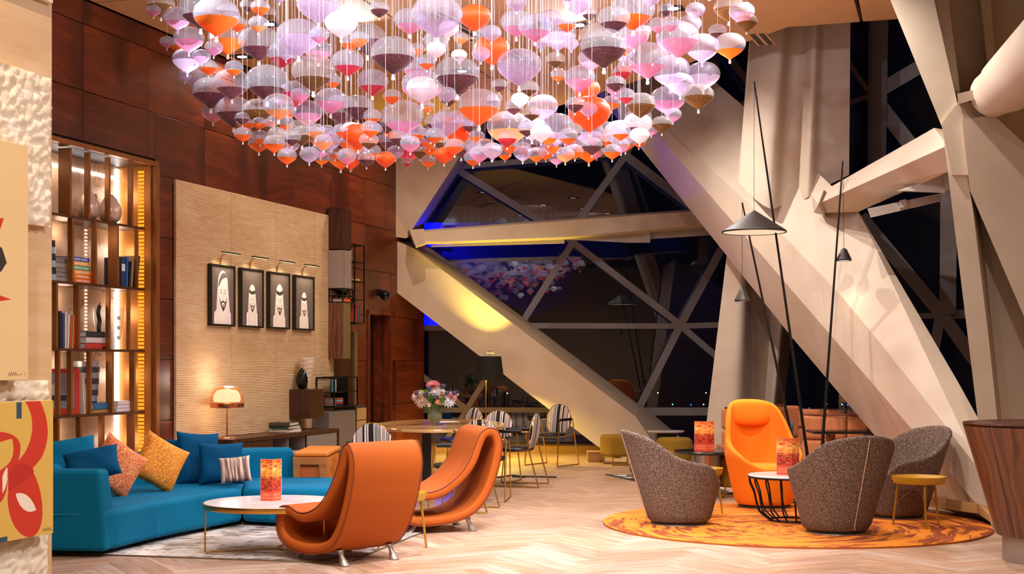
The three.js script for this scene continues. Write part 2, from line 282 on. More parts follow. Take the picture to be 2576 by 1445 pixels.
// recessed lights: fittings for the added DOWN lights, and the pair by the veneer wall
{
  const sq = M.black, em = glow(0xfff4e4, 3.2), emC = glow(0xf4f4ff, 4);
  const fittings = [...DOWN.map((d) => [d[0], d[1], d[2]]), [-2.98, -13.72, 0], [-2.52, -14.65, 0]];
  const R = 0.055, plate = [box(0.2, 0.014, 0.02, 0, 0, 0.09), box(0.2, 0.014, 0.02, 0, 0, -0.09), box(0.02, 0.014, 0.16, 0.09, 0, 0), box(0.02, 0.014, 0.16, -0.09, 0, 0)];
  fittings.forEach(([x, z, c], i) => {
    const cool = c === COOL;
    const where = i < 11 ? 'added around the glass pendant cluster' : i >= DOWN.length ? (i === DOWN.length ? 'nearest the top of the veneer wall' : 'second one along the veneer wall, beside the pendants') : 'added in the lounge ceiling as fill light';
    const t = thing('downlight', `square black recessed downlight ${where}`, 'ceiling light', [x, CEIL - 0.007, z], WTURN, i < 11 ? 'added lights around the pendant cluster' : i < DOWN.length ? 'added fill lights of the room' : undefined);
    part('trim', plate, sq, t); part('reflector', box(0.16, 0.006, 0.16, 0, 0.004, 0), M.blackGloss, t);
    part('lens', cyl(R, R, 0.006, 0, -0.002, 0), cool ? emC : em, t);
  });
  for (const [x, z, c, p, a, ax = x, ay = 0, az = z] of DOWN) spot(x, CEIL - 0.03, z, ax, ay, az, c, p, a, 0.85, 1.2);
  // air slots
  const slot = (x, z, turn, len, label) => { const t = thing('air_slot', label, 'air vent', [x, CEIL - 0.004, z], turn); part('frame', [box(len + 0.06, 0.008, 0.02, 0, 0, 0.09), box(len + 0.06, 0.008, 0.02, 0, 0, -0.09), box(len, 0.008, 0.03, 0, 0, 0)], M.ceil, t); for (const s of [-1, 1]) part('slot', box(len, 0.004, 0.055, 0, 0.003, s * 0.048), M.black, t); };
  slot(2.72, -13.6 - 1.75, 1.2, 0.55, 'twin black linear air slot in the ceiling corner near the white columns');
  slot(-0.3, -15.3, WTURN - 0.1, 2.4, 'long twin linear slot in the ceiling behind the hanging glass');
}

{ const p = at(1187, 96, 3.53 * F / (915 - 96)), t = thing('smoke_detector', 'flat white disc on the ceiling seen between the hanging glass balloons', 'detector', [p.x, CEIL - 0.001, p.z]); part('disc', lathe([[0.001, -0.02], [0.06, -0.02], [0.075, -0.008], [0.075, 0], [0.001, 0]], 28), M.white, t); part('grille', cyl(0.03, 0.03, 0.006, 0, -0.022, 0, 20), M.ceilDark, t);
  const q = at(809, 116, 3.53 * F / (915 - 116)), o = thing('round_downlight', 'small round recessed ceiling ring behind the hanging glass, left of centre', 'ceiling light', [q.x, CEIL - 0.001, q.z]); part('ring', new THREE.TorusGeometry(0.075, 0.012, 8, 32).rotateX(Math.PI / 2), M.silver, o); part('recess', cyl(0.068, 0.068, 0.004, 0, -0.001, 0, 28), M.blackGloss, o); }
// ---------- glass facade at the back ----------
const ZA = -23;
const facA = (px, py, o = 0) => { const d = 23 - o; return at(px, py, d); };
function prismPx(pts, pf, o0, o1) { return hull([...pts.map((p) => pf(p[0], p[1], o0)), ...pts.map((p) => pf(p[0], p[1], o1))]); }
function paneFrom(pts, pf) { return hull([...pts.map((p) => pf(p[0], p[1], 0)), ...pts.map((p) => pf(p[0], p[1], -0.012))]); }
function bar(a, b, w, pf, o0 = 0.02, o1 = 0.16) {                       // mullion: px ends, px width
  const dx = b[0] - a[0], dy = b[1] - a[1], l = Math.hypot(dx, dy), nx = -dy / l * w / 2, ny = dx / l * w / 2;
  return prismPx([[a[0] + nx, a[1] + ny], [a[0] - nx, a[1] - ny], [b[0] - nx, b[1] - ny], [b[0] + nx, b[1] + ny]], pf, o0, o1);
}
const win1 = struct('window_1');
for (const p of [
  [[1147, 425], [1573, 390], [1440, 600]], [[1147, 425], [1440, 600], [1020, 612]], [[1573, 390], [1800, 590], [1440, 600]],
  [[1020, 612], [1440, 600], [1319, 810]], [[1440, 600], [1712, 818], [1319, 810]], [[1440, 600], [1830, 590], [1712, 818]],
  [[1319, 810], [1712, 818], [1608, 1033]], [[1830, 590], [1712, 818], [1985, 812]], [[1712, 818], [1985, 812], [1880, 1038]],
  [[1712, 818], [1608, 1033], [1880, 1038]], [[1608, 1033], [1880, 1038], [1760, 1180]],
  [[1147, 425], [1573, 390], [1360, 100]], [[1573, 390], [1990, 350], [1800, 590]], [[1573, 390], [1770, 60], [1990, 350]], [[1360, 100], [1573, 390], [1770, 60]],
  [[1020, 612], [1319, 810], [1174, 1030], [1045, 935]], [[1319, 810], [1608, 1033], [1174, 1030]], [[1174, 1030], [1608, 1033], [1500, 1160], [1230, 1160]],
  [[1045, 620], [1045, 935], [940, 1030], [900, 800]], [[1045, 935], [1174, 1030], [1080, 1160], [940, 1030]], [[1174, 1030], [1080, 1160], [1230, 1160]],
  [[1985, 812], [1880, 1038], [2180, 1040]], [[1880, 1038], [2180, 1040], [2040, 1180], [1760, 1180]], [[1985, 812], [2180, 1040], [2260, 800], [2200, 500], [1830, 590]],
  [[1147, 425], [1020, 612], [900, 500], [900, 60], [1360, 100]], [[1990, 350], [1800, 590], [2200, 500], [2200, -120], [1770, 60]], [[900, 60], [1770, 60], [2200, -120], [2200, -330], [900, -330]],
]) part('pane', paneFrom(p, facA), M.pane, win1);
for (const [a, b, w] of [
  [[1147, 425], [1440, 606], 17], [[1436, 606], [1712, 818], 17], [[1578, 385], [1452, 560], 17], [[1444, 606], [1316, 808], 16], [[1575, 392], [1760, 535], 22],
  [[1840, 580], [1712, 818], 20], [[1712, 818], [1606, 1030], 18], [[1330, 820], [1708, 821], 14], [[1708, 821], [1990, 812], 14], [[1712, 820], [1900, 980], 16], [[1606, 1036], [1990, 1036], 20],
  [[1606, 1030], [1800, 1190], 26], [[1045, 935], [1174, 1030], 15], [[1230, 940], [1174, 1030], 14], [[1060, 1032], [1400, 1032], 13], [[1174, 1032], [1120, 1110], 12], [[1174, 1032], [1250, 1100], 12], [[1040, 826], [1330, 826], 13],
  [[1147, 425], [1035, 598], 20], [[1560, 374], [1900, 250], 14], [[1147, 420], [1573, 385], 14], [[1147, 425], [1360, 100], 16], [[1573, 390], [1770, 60], 16], [[1573, 390], [1360, 100], 16], [[1770, 60], [1990, 350], 18], [[1990, 350], [1800, 590], 18],
  [[1985, 812], [1880, 1038], 16], [[1985, 812], [2180, 1040], 18], [[1990, 1036], [2190, 1036], 16],
]) { const i = win1.children.length; part('mullion', bar(a, b, w, facA, 0.02 + i * 0.0004, 0.14 + i * 0.0012), M.mull, win1); }
part('sill', [box(5.2, 0.125, 0.75, 0.35, 0.06, -22.72), box(3.4, 0.12, 0.7, 4.6, 0.06, -22.72)], std(0xb59a70, { map: T.travertine, roughness: 0.6 }), win1);
// right-hand facade, nearer
const facB = plane([4.0, -17.2], [5.9, -15.2]);
const win2 = struct('window_2');
for (const p of [
  [[2110, -200], [2205, -200], [2191, 239], [2110, 420]], [[2205, -200], [2420, -200], [2420, 110], [2191, 239]], [[2191, 239], [2420, 110], [2420, 560], [2310, 390]], [[2191, 239], [2310, 390], [2250, 480], [2110, 640], [2110, 420]],
  [[2110, 640], [2250, 480], [2310, 390], [2370, 480], [2364, 793], [2110, 560]], [[2370, 480], [2420, 560], [2560, 600], [2560, 788], [2364, 793]], [[2110, 560], [2364, 793], [2110, 800]], [[2110, 800], [2364, 793], [2300, 1000], [2250, 1270], [2110, 1270]], [[2364, 793], [2560, 788], [2560, 1080]], [[2364, 793], [2560, 1080], [2560, 1290], [2250, 1270], [2300, 1000]],
]) part('pane', paneFrom(p, facB), M.pane, win2);
for (const [a, b, w, o1] of [
  [[2219, -200], [2208, 445], 40, 0.22], [[2193, -200], [2186, 470], 10, 0.1], [[2192, 240], [2420, 105], 34, 0.2], [[2192, 238], [2318, 400], 38, 0.2], [[2110, 120], [2188, 235], 12, 0.1], [[2110, 270], [2188, 240], 12, 0.1],
  [[2387, 460], [2384, 790], 42, 0.22], [[2165, 545], [2372, 795], 34, 0.2], [[2372, 795], [2520, 1000], 34, 0.2], [[2290, 796], [2366, 794], 14, 0.12], [[2366, 794], [2540, 784], 22, 0.16], [[2364, 800], [2330, 1000], 26, 0.14],
]) { const i = win2.children.length; part('mullion', bar(a, b, w, facB, 0.02 + i * 0.0005, o1 + i * 0.0015), M.mull, win2); }
part('return_wall', hull([at(2165, -330, 17.3), at(2165, 1260, 17.3), at(2185, -330, 23.2), at(2185, 1150, 23.2), at(2150, -330, 17.3), at(2150, 1260, 17.3)]), M.black, win2);
// what stands outside, lit by a blue light strip
{
  [[1040, 1118, 813, 'beside the veneer wall, below the slanting beam'], [1062, 1135, 616, 'behind the left end of the horizontal beam']].forEach(([x0, x1, y, where]) => {
    const t = thing('light_strip', `glowing blue light strip outside the glass ${where}`, 'light strip', [0, 0, 0]);
    const a = at(x0, y, 24.9), b = at(x1, y, 24.9);
    part('diffuser', rod(a, b, 0.05, 12), glow(0x0510ff, 2.5), t); part('channel', box(b.x - a.x, 0.03, 0.56, (a.x + b.x) / 2, a.y - 0.06, a.z - 0.26), M.blackMetal, t);
    for (const k of [0.25, 0.8]) point(a.x + (b.x - a.x) * k, a.y + 0.08, a.z - 0.1, 0x0410ff, y < 700 ? 14 : 5, 3);
  });
  const ext = std(0x3a3a42), w = part('exterior_wall', hull([at(900, 560, 25.4), at(1112, 560, 25.4), at(1112, 1050, 25.4), at(900, 1050, 25.4), at(900, 560, 25.8), at(1112, 560, 25.8), at(1112, 1050, 25.8), at(900, 1050, 25.8)]), ext, scene); w.userData.kind = 'structure';
  const w2 = part('exterior_fin', hull([at(1060, 560, 25.45), at(1440, 560, 27.6), at(1440, 760, 27.6), at(1340, 800, 27), at(1060, 640, 25.45), at(1060, 560, 25.9), at(1440, 560, 28), at(1440, 760, 28), at(1340, 800, 27.4), at(1060, 640, 25.9)]), ext, scene); w2.userData.kind = 'structure';
  // distant lights of the town
  const em = { w: glow(0xfff0d8, 8), b: glow(0x2060ff, 10), c: glow(0x60d0ff, 10), y: glow(0xffd060, 8) };
  const proto = ball(0.06, 0, 0, 0, 8, 6);
  [[1655, 989, 'y'], [1776, 989, 'y'], [1692, 1018, 'c'], [1738, 1019, 'b'], [1770, 1018, 'w'], [1412, 1114, 'c'], [1422, 1095, 'w'], [1426, 1114, 'b'], [2035, 1028, 'b'], [2075, 1023, 'c'], [2079, 1017, 'w'], [2118, 1018, 'w'], [2132, 1019, 'b'], [1152, 993, 'y'], [1276, 990, 'y']].forEach(([x, y, c]) => {
    const m = part('town_light', proto, em[c], scene); m.position.copy(at(x, y, 140)); m.castShadow = false;
    tag(m, `tiny distant ${{ w: 'white', b: 'blue', c: 'pale blue', y: 'yellow' }[c]} town light seen in the night through the glass`, 'light', `distant ${{ w: 'white', b: 'blue', c: 'pale blue', y: 'yellow' }[c]} town lights`);
  });
}
// ---------- white clad structural members ----------
function member(name, label, pieces, mat = M.clad, cat = 'beam') { const t = thing(name, label, cat); for (const [n, g] of pieces) part(n, g, mat, t); return t; }
function foldFace(pf, edges) {                                         // soft pleats between straight edges, each with its own offset
  const cx = new THREE.CatmullRomCurve3(edges.map((e) => V(e[0][0], e[0][1], e[2])), false, 'centripetal'), cb = new THREE.CatmullRomCurve3(edges.map((e) => V(e[1][0], e[1][1], e[2])), false, 'centripetal');
  return grid(64, 12, (u, v) => { const a = cx.getPoint(1 - u), b = cb.getPoint(1 - u), q = pf(a.x + (b.x - a.x) * v, a.y + (b.y - a.y) * v, a.z + (b.z - a.z) * v); return [q.x, q.y, q.z, u * 1.4, v * 4]; });
}
const Q = (pts, d) => pts.map((p) => at(p[0], p[1], p[2] ?? d));
// A: long diagonal from the veneer wall down to the floor
member('diagonal_beam', 'long pale boxed beam slanting from the veneer wall down to the floor, yellow-lit', [
  ['front_face', hull([...Q([[975, 597], [982, 724], [1502, 1123], [1590, 1165], [1640, 1110], [1600, 1050], [1388, 893], [1150, 708], [1040, 625]], 21.3), ...Q([[975, 597], [982, 724], [1502, 1123], [1600, 1130], [1388, 893]], 22.2)])],
  ['chamfer', hull([...Q([[975, 597], [1040, 625], [1150, 708], [1388, 893], [1600, 1050], [1640, 1110]], 21.32), ...Q([[1045, 604], [1080, 622], [1316, 802], [1606, 1018], [1700, 1105]], 22.3), ...Q([[1000, 640], [1600, 1110]], 22.4)])],
]);
member('diagonal_beam', 'short pale beam rising behind the glass cluster at the veneer wall corner', [
  ['front_face', hull([...Q([[991, 300], [991, 596], [1022, 600], [1132, 432], [1215, 300]], 21.25), ...Q([[991, 300], [991, 596], [1022, 600], [1150, 432], [1235, 300]], 22.4)])],
  ['edge_face', hull([...Q([[1022, 600], [1132, 432], [1215, 300]], 21.27), ...Q([[1048, 590], [1152, 432], [1236, 300]], 22.4), ...Q([[1022, 600]], 22.4)])],
]);
member('cross_beam', 'pale rounded horizontal beam across the dark window', [
  ['beam_body', hull([...Q([[1062, 584], [1458, 553], [1745, 532], [1772, 566], [1418, 597], [1124, 608], [1062, 608]], 20.95), ...Q([[1062, 579], [1458, 548], [1740, 527], [1778, 573], [1418, 603], [1124, 615], [1062, 615]], 21.1), ...Q([[1062, 579], [1740, 527], [1778, 573], [1062, 615]], 21.5)])],
  ['end_socket', hull([...Q([[1030, 579], [1066, 577], [1070, 612], [1046, 622]], 20.85), ...Q([[1024, 579], [1066, 575], [1070, 618], [1046, 626]], 21.6)])],
]);
member('steel_bracket', 'grey bolted steel bracket under the horizontal beam', [
  ['flange', hull([...Q([[1085, 618], [1420, 603], [1420, 613], [1085, 622]], 21.3), ...Q([[1085, 618], [1420, 603], [1420, 613], [1085, 622]], 21.7)])],
  ['gusset', hull([...Q([[1420, 603], [1480, 592], [1622, 578], [1622, 611], [1580, 611]], 21.35), ...Q([[1420, 603], [1480, 592], [1622, 578], [1622, 611], [1580, 611]], 21.45)])],
  ['plate', hull([...Q([[1619, 580], [1636, 580], [1636, 611], [1619, 611]], 21.2), ...Q([[1619, 580], [1636, 580], [1636, 611], [1619, 611]], 21.6)])],
  ['strut', hull([...Q([[1636, 583], [1790, 573], [1790, 592], [1636, 602]], 21.35), ...Q([[1636, 583], [1790, 573], [1790, 592], [1636, 602]], 21.55)])],
], M.steel, 'bracket');
// C: the great diagonal, running in the plan line of the facade
const pc = plane([1.917, -20.5], [4.3, -13.75]);
const C = (l, o) => l.map((p) => pc(p[0], p[1], o));
member('great_diagonal_beam', 'widest pale diagonal beam, lit from below, landing beside the orange rug', [
  ['lower_face', hull([...C([[1470, 195], [1622, 372], [1733, 505], [1827, 640], [1993, 850], [2082, 944], [2198, 1092], [2246, 1145], [2340, 1262]], 0), ...C([[1530, 195], [1690, 345], [1960, 583], [2115, 744], [2215, 865], [2364, 1054], [2470, 1192], [2492, 1310]], 0.42), ...C([[1530, 195], [1960, 583], [2480, 1200], [2340, 1262]], -0.3)])],
  ['upper_face', hull([...C([[1530, 190], [1690, 343], [1960, 582], [2115, 743], [2215, 864], [2364, 1053], [2470, 1191], [2494, 1310]], 0.41), ...C([[1700, 120], [1790, 215], [2000, 380], [2160, 533], [2200, 606], [2310, 800], [2409, 960], [2459, 1054], [2520, 1160]], 0.1), ...C([[1700, 120], [2160, 533], [2459, 1054], [2520, 1160], [1530, 195], [2480, 1200]], -0.4)])],
]);
{ const t = struct('baseboard_right'); part('skirting', hull([pc(2300, 1242, 0.48), pc(2459, 1267, 0.52), pc(2300, 1270, 0.5), pc(2459, 1293, 0.54), pc(2300, 1242, 0.2), pc(2459, 1267, 0.2), pc(2300, 1262, 0.2), pc(2459, 1285, 0.2)]), std(0xd2b890, { map: T.travertine }), t);
  part('skirting', hull([pc(2460, 1267, 0.52), pc(2460, 1293, 0.54), at(2530, 1312, 12.1), at(2530, 1342, 11.9), pc(2460, 1267, 0.2), pc(2460, 1285, 0.2), at(2560, 1300, 12.8)]), std(0xd2b890, { map: T.travertine }), t); }
// D: fluted column from the ceiling to the node
const pd = plane([2.5, -16.6], [4.4, -15.6]);
const Dm = (l, o) => l.map((p) => pd(p[0], p[1], o));
member('fluted_column', 'broad pale fluted column between ceiling and beam junction', [
  ['fluted_face', foldFace(pd, [[[1912, -250], [1857, 458], -0.05], [[1950, -250], [1895, 498], 0.2], [[1990, -250], [1942, 526], 0.26], [[2012, -250], [1966, 518], 0.08], [[2040, -250], [2000, 512], 0.08], [[2062, -250], [2030, 498], 0.28], [[2085, -250], [2062, 478], 0.18], [[2142, -250], [2136, 440], 0.08]])],
  ['core', hull([...Dm([[1912, -250], [1857, 458], [2142, -250], [2136, 440], [2000, 505], [1940, 515]], -0.02), ...Dm([[1912, -250], [1862, 458], [2142, -250], [2136, 440], [1990, 500]], -0.45)])],
], M.clad, 'column');
// E: leg behind the great diagonal
const pe = (px, py, o) => at(px, py, 18.7 - o);
member('leg_column', 'pale slanting leg column standing behind the great diagonal beam', [
  ['folded_face', foldFace(pe, [[[1838, 560], [1762, 1192], 0], [[1880, 560], [1850, 1192], 0.12], [[1900, 560], [1876, 1192], -0.1], [[1940, 600], [1905, 1192], -0.5], [[1985, 650], [1930, 1190], -0.25], [[2010, 660], [1955, 1190], -0.7]])],
  ['core', hull([...Q([[1842, 560], [1768, 1180], [1860, 1180], [1900, 560]], 18.75), ...Q([[1842, 560], [1768, 1165], [1950, 1165], [2005, 660]], 19.6)])],
], M.clad, 'column');
// F: tie beam from the node to the right column
member('tie_beam', 'pale tie beam rising to the right column, with capped end', [
  ['beam_body', hull([at(2069, 482, 15.3), at(2059, 513, 15.15), at(2075, 536, 15.4), at(2160, 533, 15.0), at(2069, 482, 15.7), at(2350, 322, 12.9), at(2384, 366, 12.5), at(2395, 428, 12.8), at(2400, 330, 13.2), at(2400, 420, 13.2)])],
  ['end_cap', hull([at(2040, 487, 15.5), at(2072, 478, 15.1), at(2058, 515, 15.0), at(2072, 541, 15.2), at(2047, 535, 15.5), at(2080, 545, 15.6), at(2085, 485, 15.7)])],
]);
member('steel_bracket', 'grey bolted steel bracket below the tie beam at the right column', [
  ['web', hull([at(2275, 480, 13.5), at(2378, 428, 13.4), at(2378, 486, 13.4), at(2255, 482, 13.6), at(2275, 480, 13.7), at(2378, 428, 13.6), at(2378, 486, 13.6)])],
  ['plate', hull([...Q([[2376, 430], [2396, 424], [2397, 474], [2377, 480]], 13.2), ...Q([[2376, 430], [2396, 424], [2397, 474], [2377, 480]], 13.7)])],
  ['strut', hull([...Q([[2182, 525], [2368, 486], [2368, 507], [2190, 548]], 13.9), ...Q([[2182, 525], [2368, 486], [2368, 507], [2190, 548]], 14.2)])],
  ['bolt_plate', hull([...Q([[2262, 505], [2280, 501], [2281, 520], [2264, 524]], 13.84), ...Q([[2262, 505], [2280, 501], [2281, 520], [2264, 524]], 13.95)])],
], M.steel, 'bracket');
// G: the big right-hand column
member('right_column', 'massive pale folded column at the right edge, nearest of the structural members', [
  ['upper_strip', hull([...Q([[2195, -110], [2325, -110], [2352, 100], [2415, 290], [2368, 316]], 12.2), ...Q([[2195, -110], [2325, -110], [2430, 290], [2390, 330]], 12.9)])],
  ['upper_rib', hull([...Q([[2325, -110], [2372, -110], [2400, 150], [2416, 240], [2404, 250], [2352, 100]], 12.32), ...Q([[2325, -110], [2380, -110], [2420, 240], [2404, 250]], 13.0)])],
  ['upper_recess', hull([...Q([[2360, -110], [2700, -110], [2700, 300], [2410, 300]], 12.75), ...Q([[2360, -110], [2700, -110], [2700, 300], [2410, 300]], 13.4)])],
  ['recess_rib', hull([...Q([[2455, -110], [2486, -110], [2506, 215], [2490, 215]], 12.6), ...Q([[2440, -110], [2500, -110], [2516, 215], [2480, 215]], 12.85)])],
  ['flange', hull([...Q([[2408, 236], [2500, 214], [2500, 238], [2410, 262]], 11.95), ...Q([[2408, 236], [2500, 214], [2500, 238], [2410, 262]], 12.8)])],
  ['node', hull([...Q([[2368, 312], [2412, 255], [2425, 300], [2440, 350], [2441, 440], [2395, 440]], 12.16), ...Q([[2500, 262], [2700, 280], [2700, 440], [2441, 480]], 12.45), ...Q([[2368, 312], [2700, 280], [2700, 440], [2400, 440]], 13)])],
  ['lower_strip', hull([...Q([[2370, 316], [2414, 540], [2445, 811], [2480, 1063], [2497, 1360], [2530, 1360], [2509, 1059], [2487, 850], [2449, 540], [2412, 300]], 12.2), ...Q([[2390, 330], [2430, 540], [2500, 1063], [2512, 1330], [2545, 1330], [2525, 1059], [2470, 540], [2430, 300]], 12.9)])],
  ['lower_recess', hull([...Q([[2440, 420], [2760, 420], [2760, 1330], [2510, 1330], [2455, 540]], 12.7), ...Q([[2440, 420], [2760, 420], [2760, 1320], [2510, 1320]], 13.4)])],
  ['right_leg', hull([...Q([[2426, 350], [2440, 480], [2468, 540], [2574, 792], [2690, 1060], [2800, 1060], [2800, 640], [2640, 420], [2500, 290], [2420, 300]], 12.1), ...Q([[2440, 480], [2468, 540], [2690, 1060], [2800, 1060], [2640, 420], [2450, 300]], 12.8)])],
], M.clad, 'column');
member('branch_beam', 'pale tubular branch beam rising out of the right column to the top right', [
  ['sleeve', rod(at(2498, 236, 12.05), at(2548, 205, 11.6), 0.2, 20, 0.23)],
  ['tube', rod(at(2535, 212, 11.7), at(2720, 40, 10.2), 0.24, 24, 0.3)],
]);
// ---------- things on and in the left wall ----------
const wthing = (name, label, cat, u, y, n, group, turn = 0) => { const p = wallPt(u, y, n); return thing(name, label, cat, [p.x, p.y, p.z], WTURN + turn, group); };
function wrect(px0, py0, px1, py1, n) { const a = onWall(px0, py0, n), b = onWall(px1, py0, n), c = onWall(px0, py1, n), d = onWall(px1, py1, n); return { u0: a.u, u1: b.u, y1: (a.y + b.y) / 2, y0: (c.y + d.y) / 2 }; }
const rectGeo = (r, n0, n1, rad = 0.006) => rbox(r.u1 - r.u0, r.y1 - r.y0, n1 - n0, (r.u0 + r.u1) / 2, (r.y0 + r.y1) / 2, (n0 + n1) / 2, rad, 1);
// fabric wall panel
{
  const t = wthing('fabric_wall_panel', 'tall ribbed straw-coloured fabric panel on the veneer wall behind the portraits', 'wall panel', 0, 0, 0);
  const us = [2.079, 3.284, 4.429, 5.54, 6.145];
  for (let i = 0; i < 4; i++) part('fabric_panel', uvBox(rbox(us[i + 1] - us[i] - 0.004, 3.41, 0.034, (us[i] + us[i + 1]) / 2, 1.711, 0.018, 0.006, 1), 0.8), M.weave, t);
}
// portraits
function portrait(g, w, h, o) {
  const gr = g.createLinearGradient(0, 0, 0, h); g.fillStyle = '#6a625e'; g.fillRect(0, 0, w, h);
  const S = o.s, X = (x) => w * (o.cx + (x - 0.5) * S), Y = (y) => h * (o.cy + (y - 0.5) * S);
  const poly = (c, p) => { g.fillStyle = c; g.beginPath(); p.forEach((q, i) => i ? g.lineTo(X(q[0]), Y(q[1])) : g.moveTo(X(q[0]), Y(q[1]))); g.closePath(); g.fill(); };
  const curve = (c, p) => { g.fillStyle = c; g.beginPath(); g.moveTo(X(p[0][0]), Y(p[0][1])); for (let i = 1; i < p.length - 1; i += 2) g.quadraticCurveTo(X(p[i][0]), Y(p[i][1]), X(p[i + 1][0]), Y(p[i + 1][1])); g.closePath(); g.fill(); };
  const D = '#4a423e', Wt = '#f2eef0', S2 = '#d9d2d6';
  if (o.cloak) poly('#4a423e', [[-0.2, 1.6], [0.02, 0.82], [0.2, 0.7], [0.8, 0.7], [1.0, 0.82], [1.2, 1.6]]);
  poly(Wt, [[0.0, 1.7], [0.06, 0.86], [0.3, 0.74], [0.7, 0.74], [0.94, 0.86], [1.0, 1.7]]);
  curve(Wt, [[0.16, 0.95], [0.2, 0.5], [0.26, 0.2], [0.32, 0.0], [0.52, -0.02], [0.74, 0.0], [0.78, 0.24], [0.84, 0.6], [0.92, 0.95], [0.5, 1.05], [0.16, 0.95]]);
  g.strokeStyle = '#a89ea0'; g.lineWidth = 1.6; for (const a of [0.24, 0.34, 0.7, 0.8]) { g.beginPath(); g.moveTo(X(a), Y(0.55)); g.lineTo(X(a - 0.02), Y(1.6)); g.stroke(); }
  curve('#fbf8fa', [[0.34, 0.28], [0.52, 0.2], [0.7, 0.28], [0.74, 0.55], [0.62, 0.74], [0.52, 0.82], [0.42, 0.74], [0.3, 0.55], [0.34, 0.28]]);
  curve(o.band ? D : '#6b625e', o.band ? [[0.28, 0.14], [0.52, 0.24], [0.76, 0.14], [0.78, 0.19], [0.77, 0.24], [0.52, 0.34], [0.28, 0.24], [0.26, 0.2], [0.28, 0.14]] : [[0.26, 0.34], [0.32, 0.06], [0.56, 0.02], [0.7, 0.02], [0.74, 0.12], [0.56, 0.12], [0.42, 0.2], [0.34, 0.3], [0.26, 0.34]]);
  curve(D, [[0.33, 0.52], [0.4, 0.66], [0.46, 0.63], [0.52, 0.58], [0.6, 0.63], [0.66, 0.66], [0.72, 0.52], [0.72, 0.7], [0.54, 0.84], [0.36, 0.72], [0.33, 0.52]]);
  curve('#fbf8fa', [[0.45, 0.67], [0.53, 0.62], [0.61, 0.67], [0.6, 0.74], [0.53, 0.75], [0.46, 0.74], [0.45, 0.67]]);
  curve(D, [[0.5, 0.69], [0.53, 0.68], [0.56, 0.69], [0.55, 0.78], [0.53, 0.79], [0.51, 0.78], [0.5, 0.69]]);
  for (const e of [0.43, 0.62]) { curve(D, [[e - 0.07, 0.40], [e, 0.36], [e + 0.06, 0.4], [e, 0.385], [e - 0.07, 0.4]]); curve(D, [[e - 0.04, 0.45], [e, 0.42], [e + 0.04, 0.45], [e, 0.47], [e - 0.04, 0.45]]); }
  g.strokeStyle = D; g.lineWidth = 2; g.beginPath(); g.moveTo(X(0.54), Y(0.42)); g.lineTo(X(0.57), Y(0.56)); g.lineTo(X(0.5), Y(0.57)); g.stroke();
}
const FR = [
  [2.745, { s: 0.84, cx: 0.5, cy: 0.5, band: 0 }, 'black-framed portrait of a bearded man in white headscarf, face filling the sheet, leftmost of four'],
  [3.45, { s: 0.6, cx: 0.5, cy: 0.56, band: 1, cloak: 1 }, 'black-framed portrait of a man in dark cloak and banded headscarf, second from left'],
  [4.156, { s: 0.7, cx: 0.5, cy: 0.55, band: 1 }, 'black-framed portrait of a man turned aside in plain white robe, third from left'],
  [4.857, { s: 0.56, cx: 0.48, cy: 0.58, band: 1, cloak: 1 }, 'black-framed portrait of a frowning man in headscarf, rightmost of four'],
];
FR.forEach(([u0, o, label], i) => {
  const w = 0.56, h = 0.7, t = wthing('framed_portrait', label, 'picture', u0 + w / 2, 2.205, 0.036);
  const b = 0.024, dp = 0.05;
  part('frame', [rbox(w, b, dp, 0, h / 2 - b / 2, dp / 2, 0.003, 1), rbox(w, b, dp, 0, -h / 2 + b / 2, dp / 2, 0.003, 1), rbox(b, h - 2 * b, dp, -w / 2 + b / 2, 0, dp / 2, 0.003, 1), rbox(b, h - 2 * b, dp, w / 2 - b / 2, 0, dp / 2, 0.003, 1)], std(0x171310, { roughness: 0.4 }), t);
  part('print', new THREE.PlaneGeometry(w - 2 * b, h - 2 * b).translate(0, 0, dp - 0.014), std(0xffffff, { map: canvasTex(320, 400, (g, W, H) => portrait(g, W, H, o)), roughness: 0.5 }), t);
  part('backing', box(w - 2 * b, h - 2 * b, 0.02, 0, 0, 0.015), M.black, t);
  const place = ['leftmost', 'second', 'third', 'rightmost'][i];
  const l = wthing('picture_light', `slim dark picture light on a curved brass arm above the ${place} portrait`, 'picture light', u0 + w / 2, 2.555, 0.036);
  part('arm', tube([[0, 0, 0.01], [0, 0.06, 0.012], [0, 0.105, 0.03], [0, 0.127, 0.07], [0, 0.13, 0.135]], 0.0065, 24, 8), M.brass, l);
  part('lamp_head', rbox(0.4, 0.016, 0.026, 0, 0.13, 0.145, 0.005), M.black, l);
  part('diffuser', box(0.37, 0.004, 0.014, 0, 0.12, 0.145), glow(0xffdfae, 1.6), l);
  for (const s of [-0.1, 0.1]) { const p = wallPt(u0 + w / 2 + s, 2.655, 0.18), q = wallPt(u0 + w / 2 + s, 2.1, 0.03); spot(p.x, p.y, p.z, q.x, q.y, q.z, 0xffe2bc, 0.55, 62, 1, 3); }
});
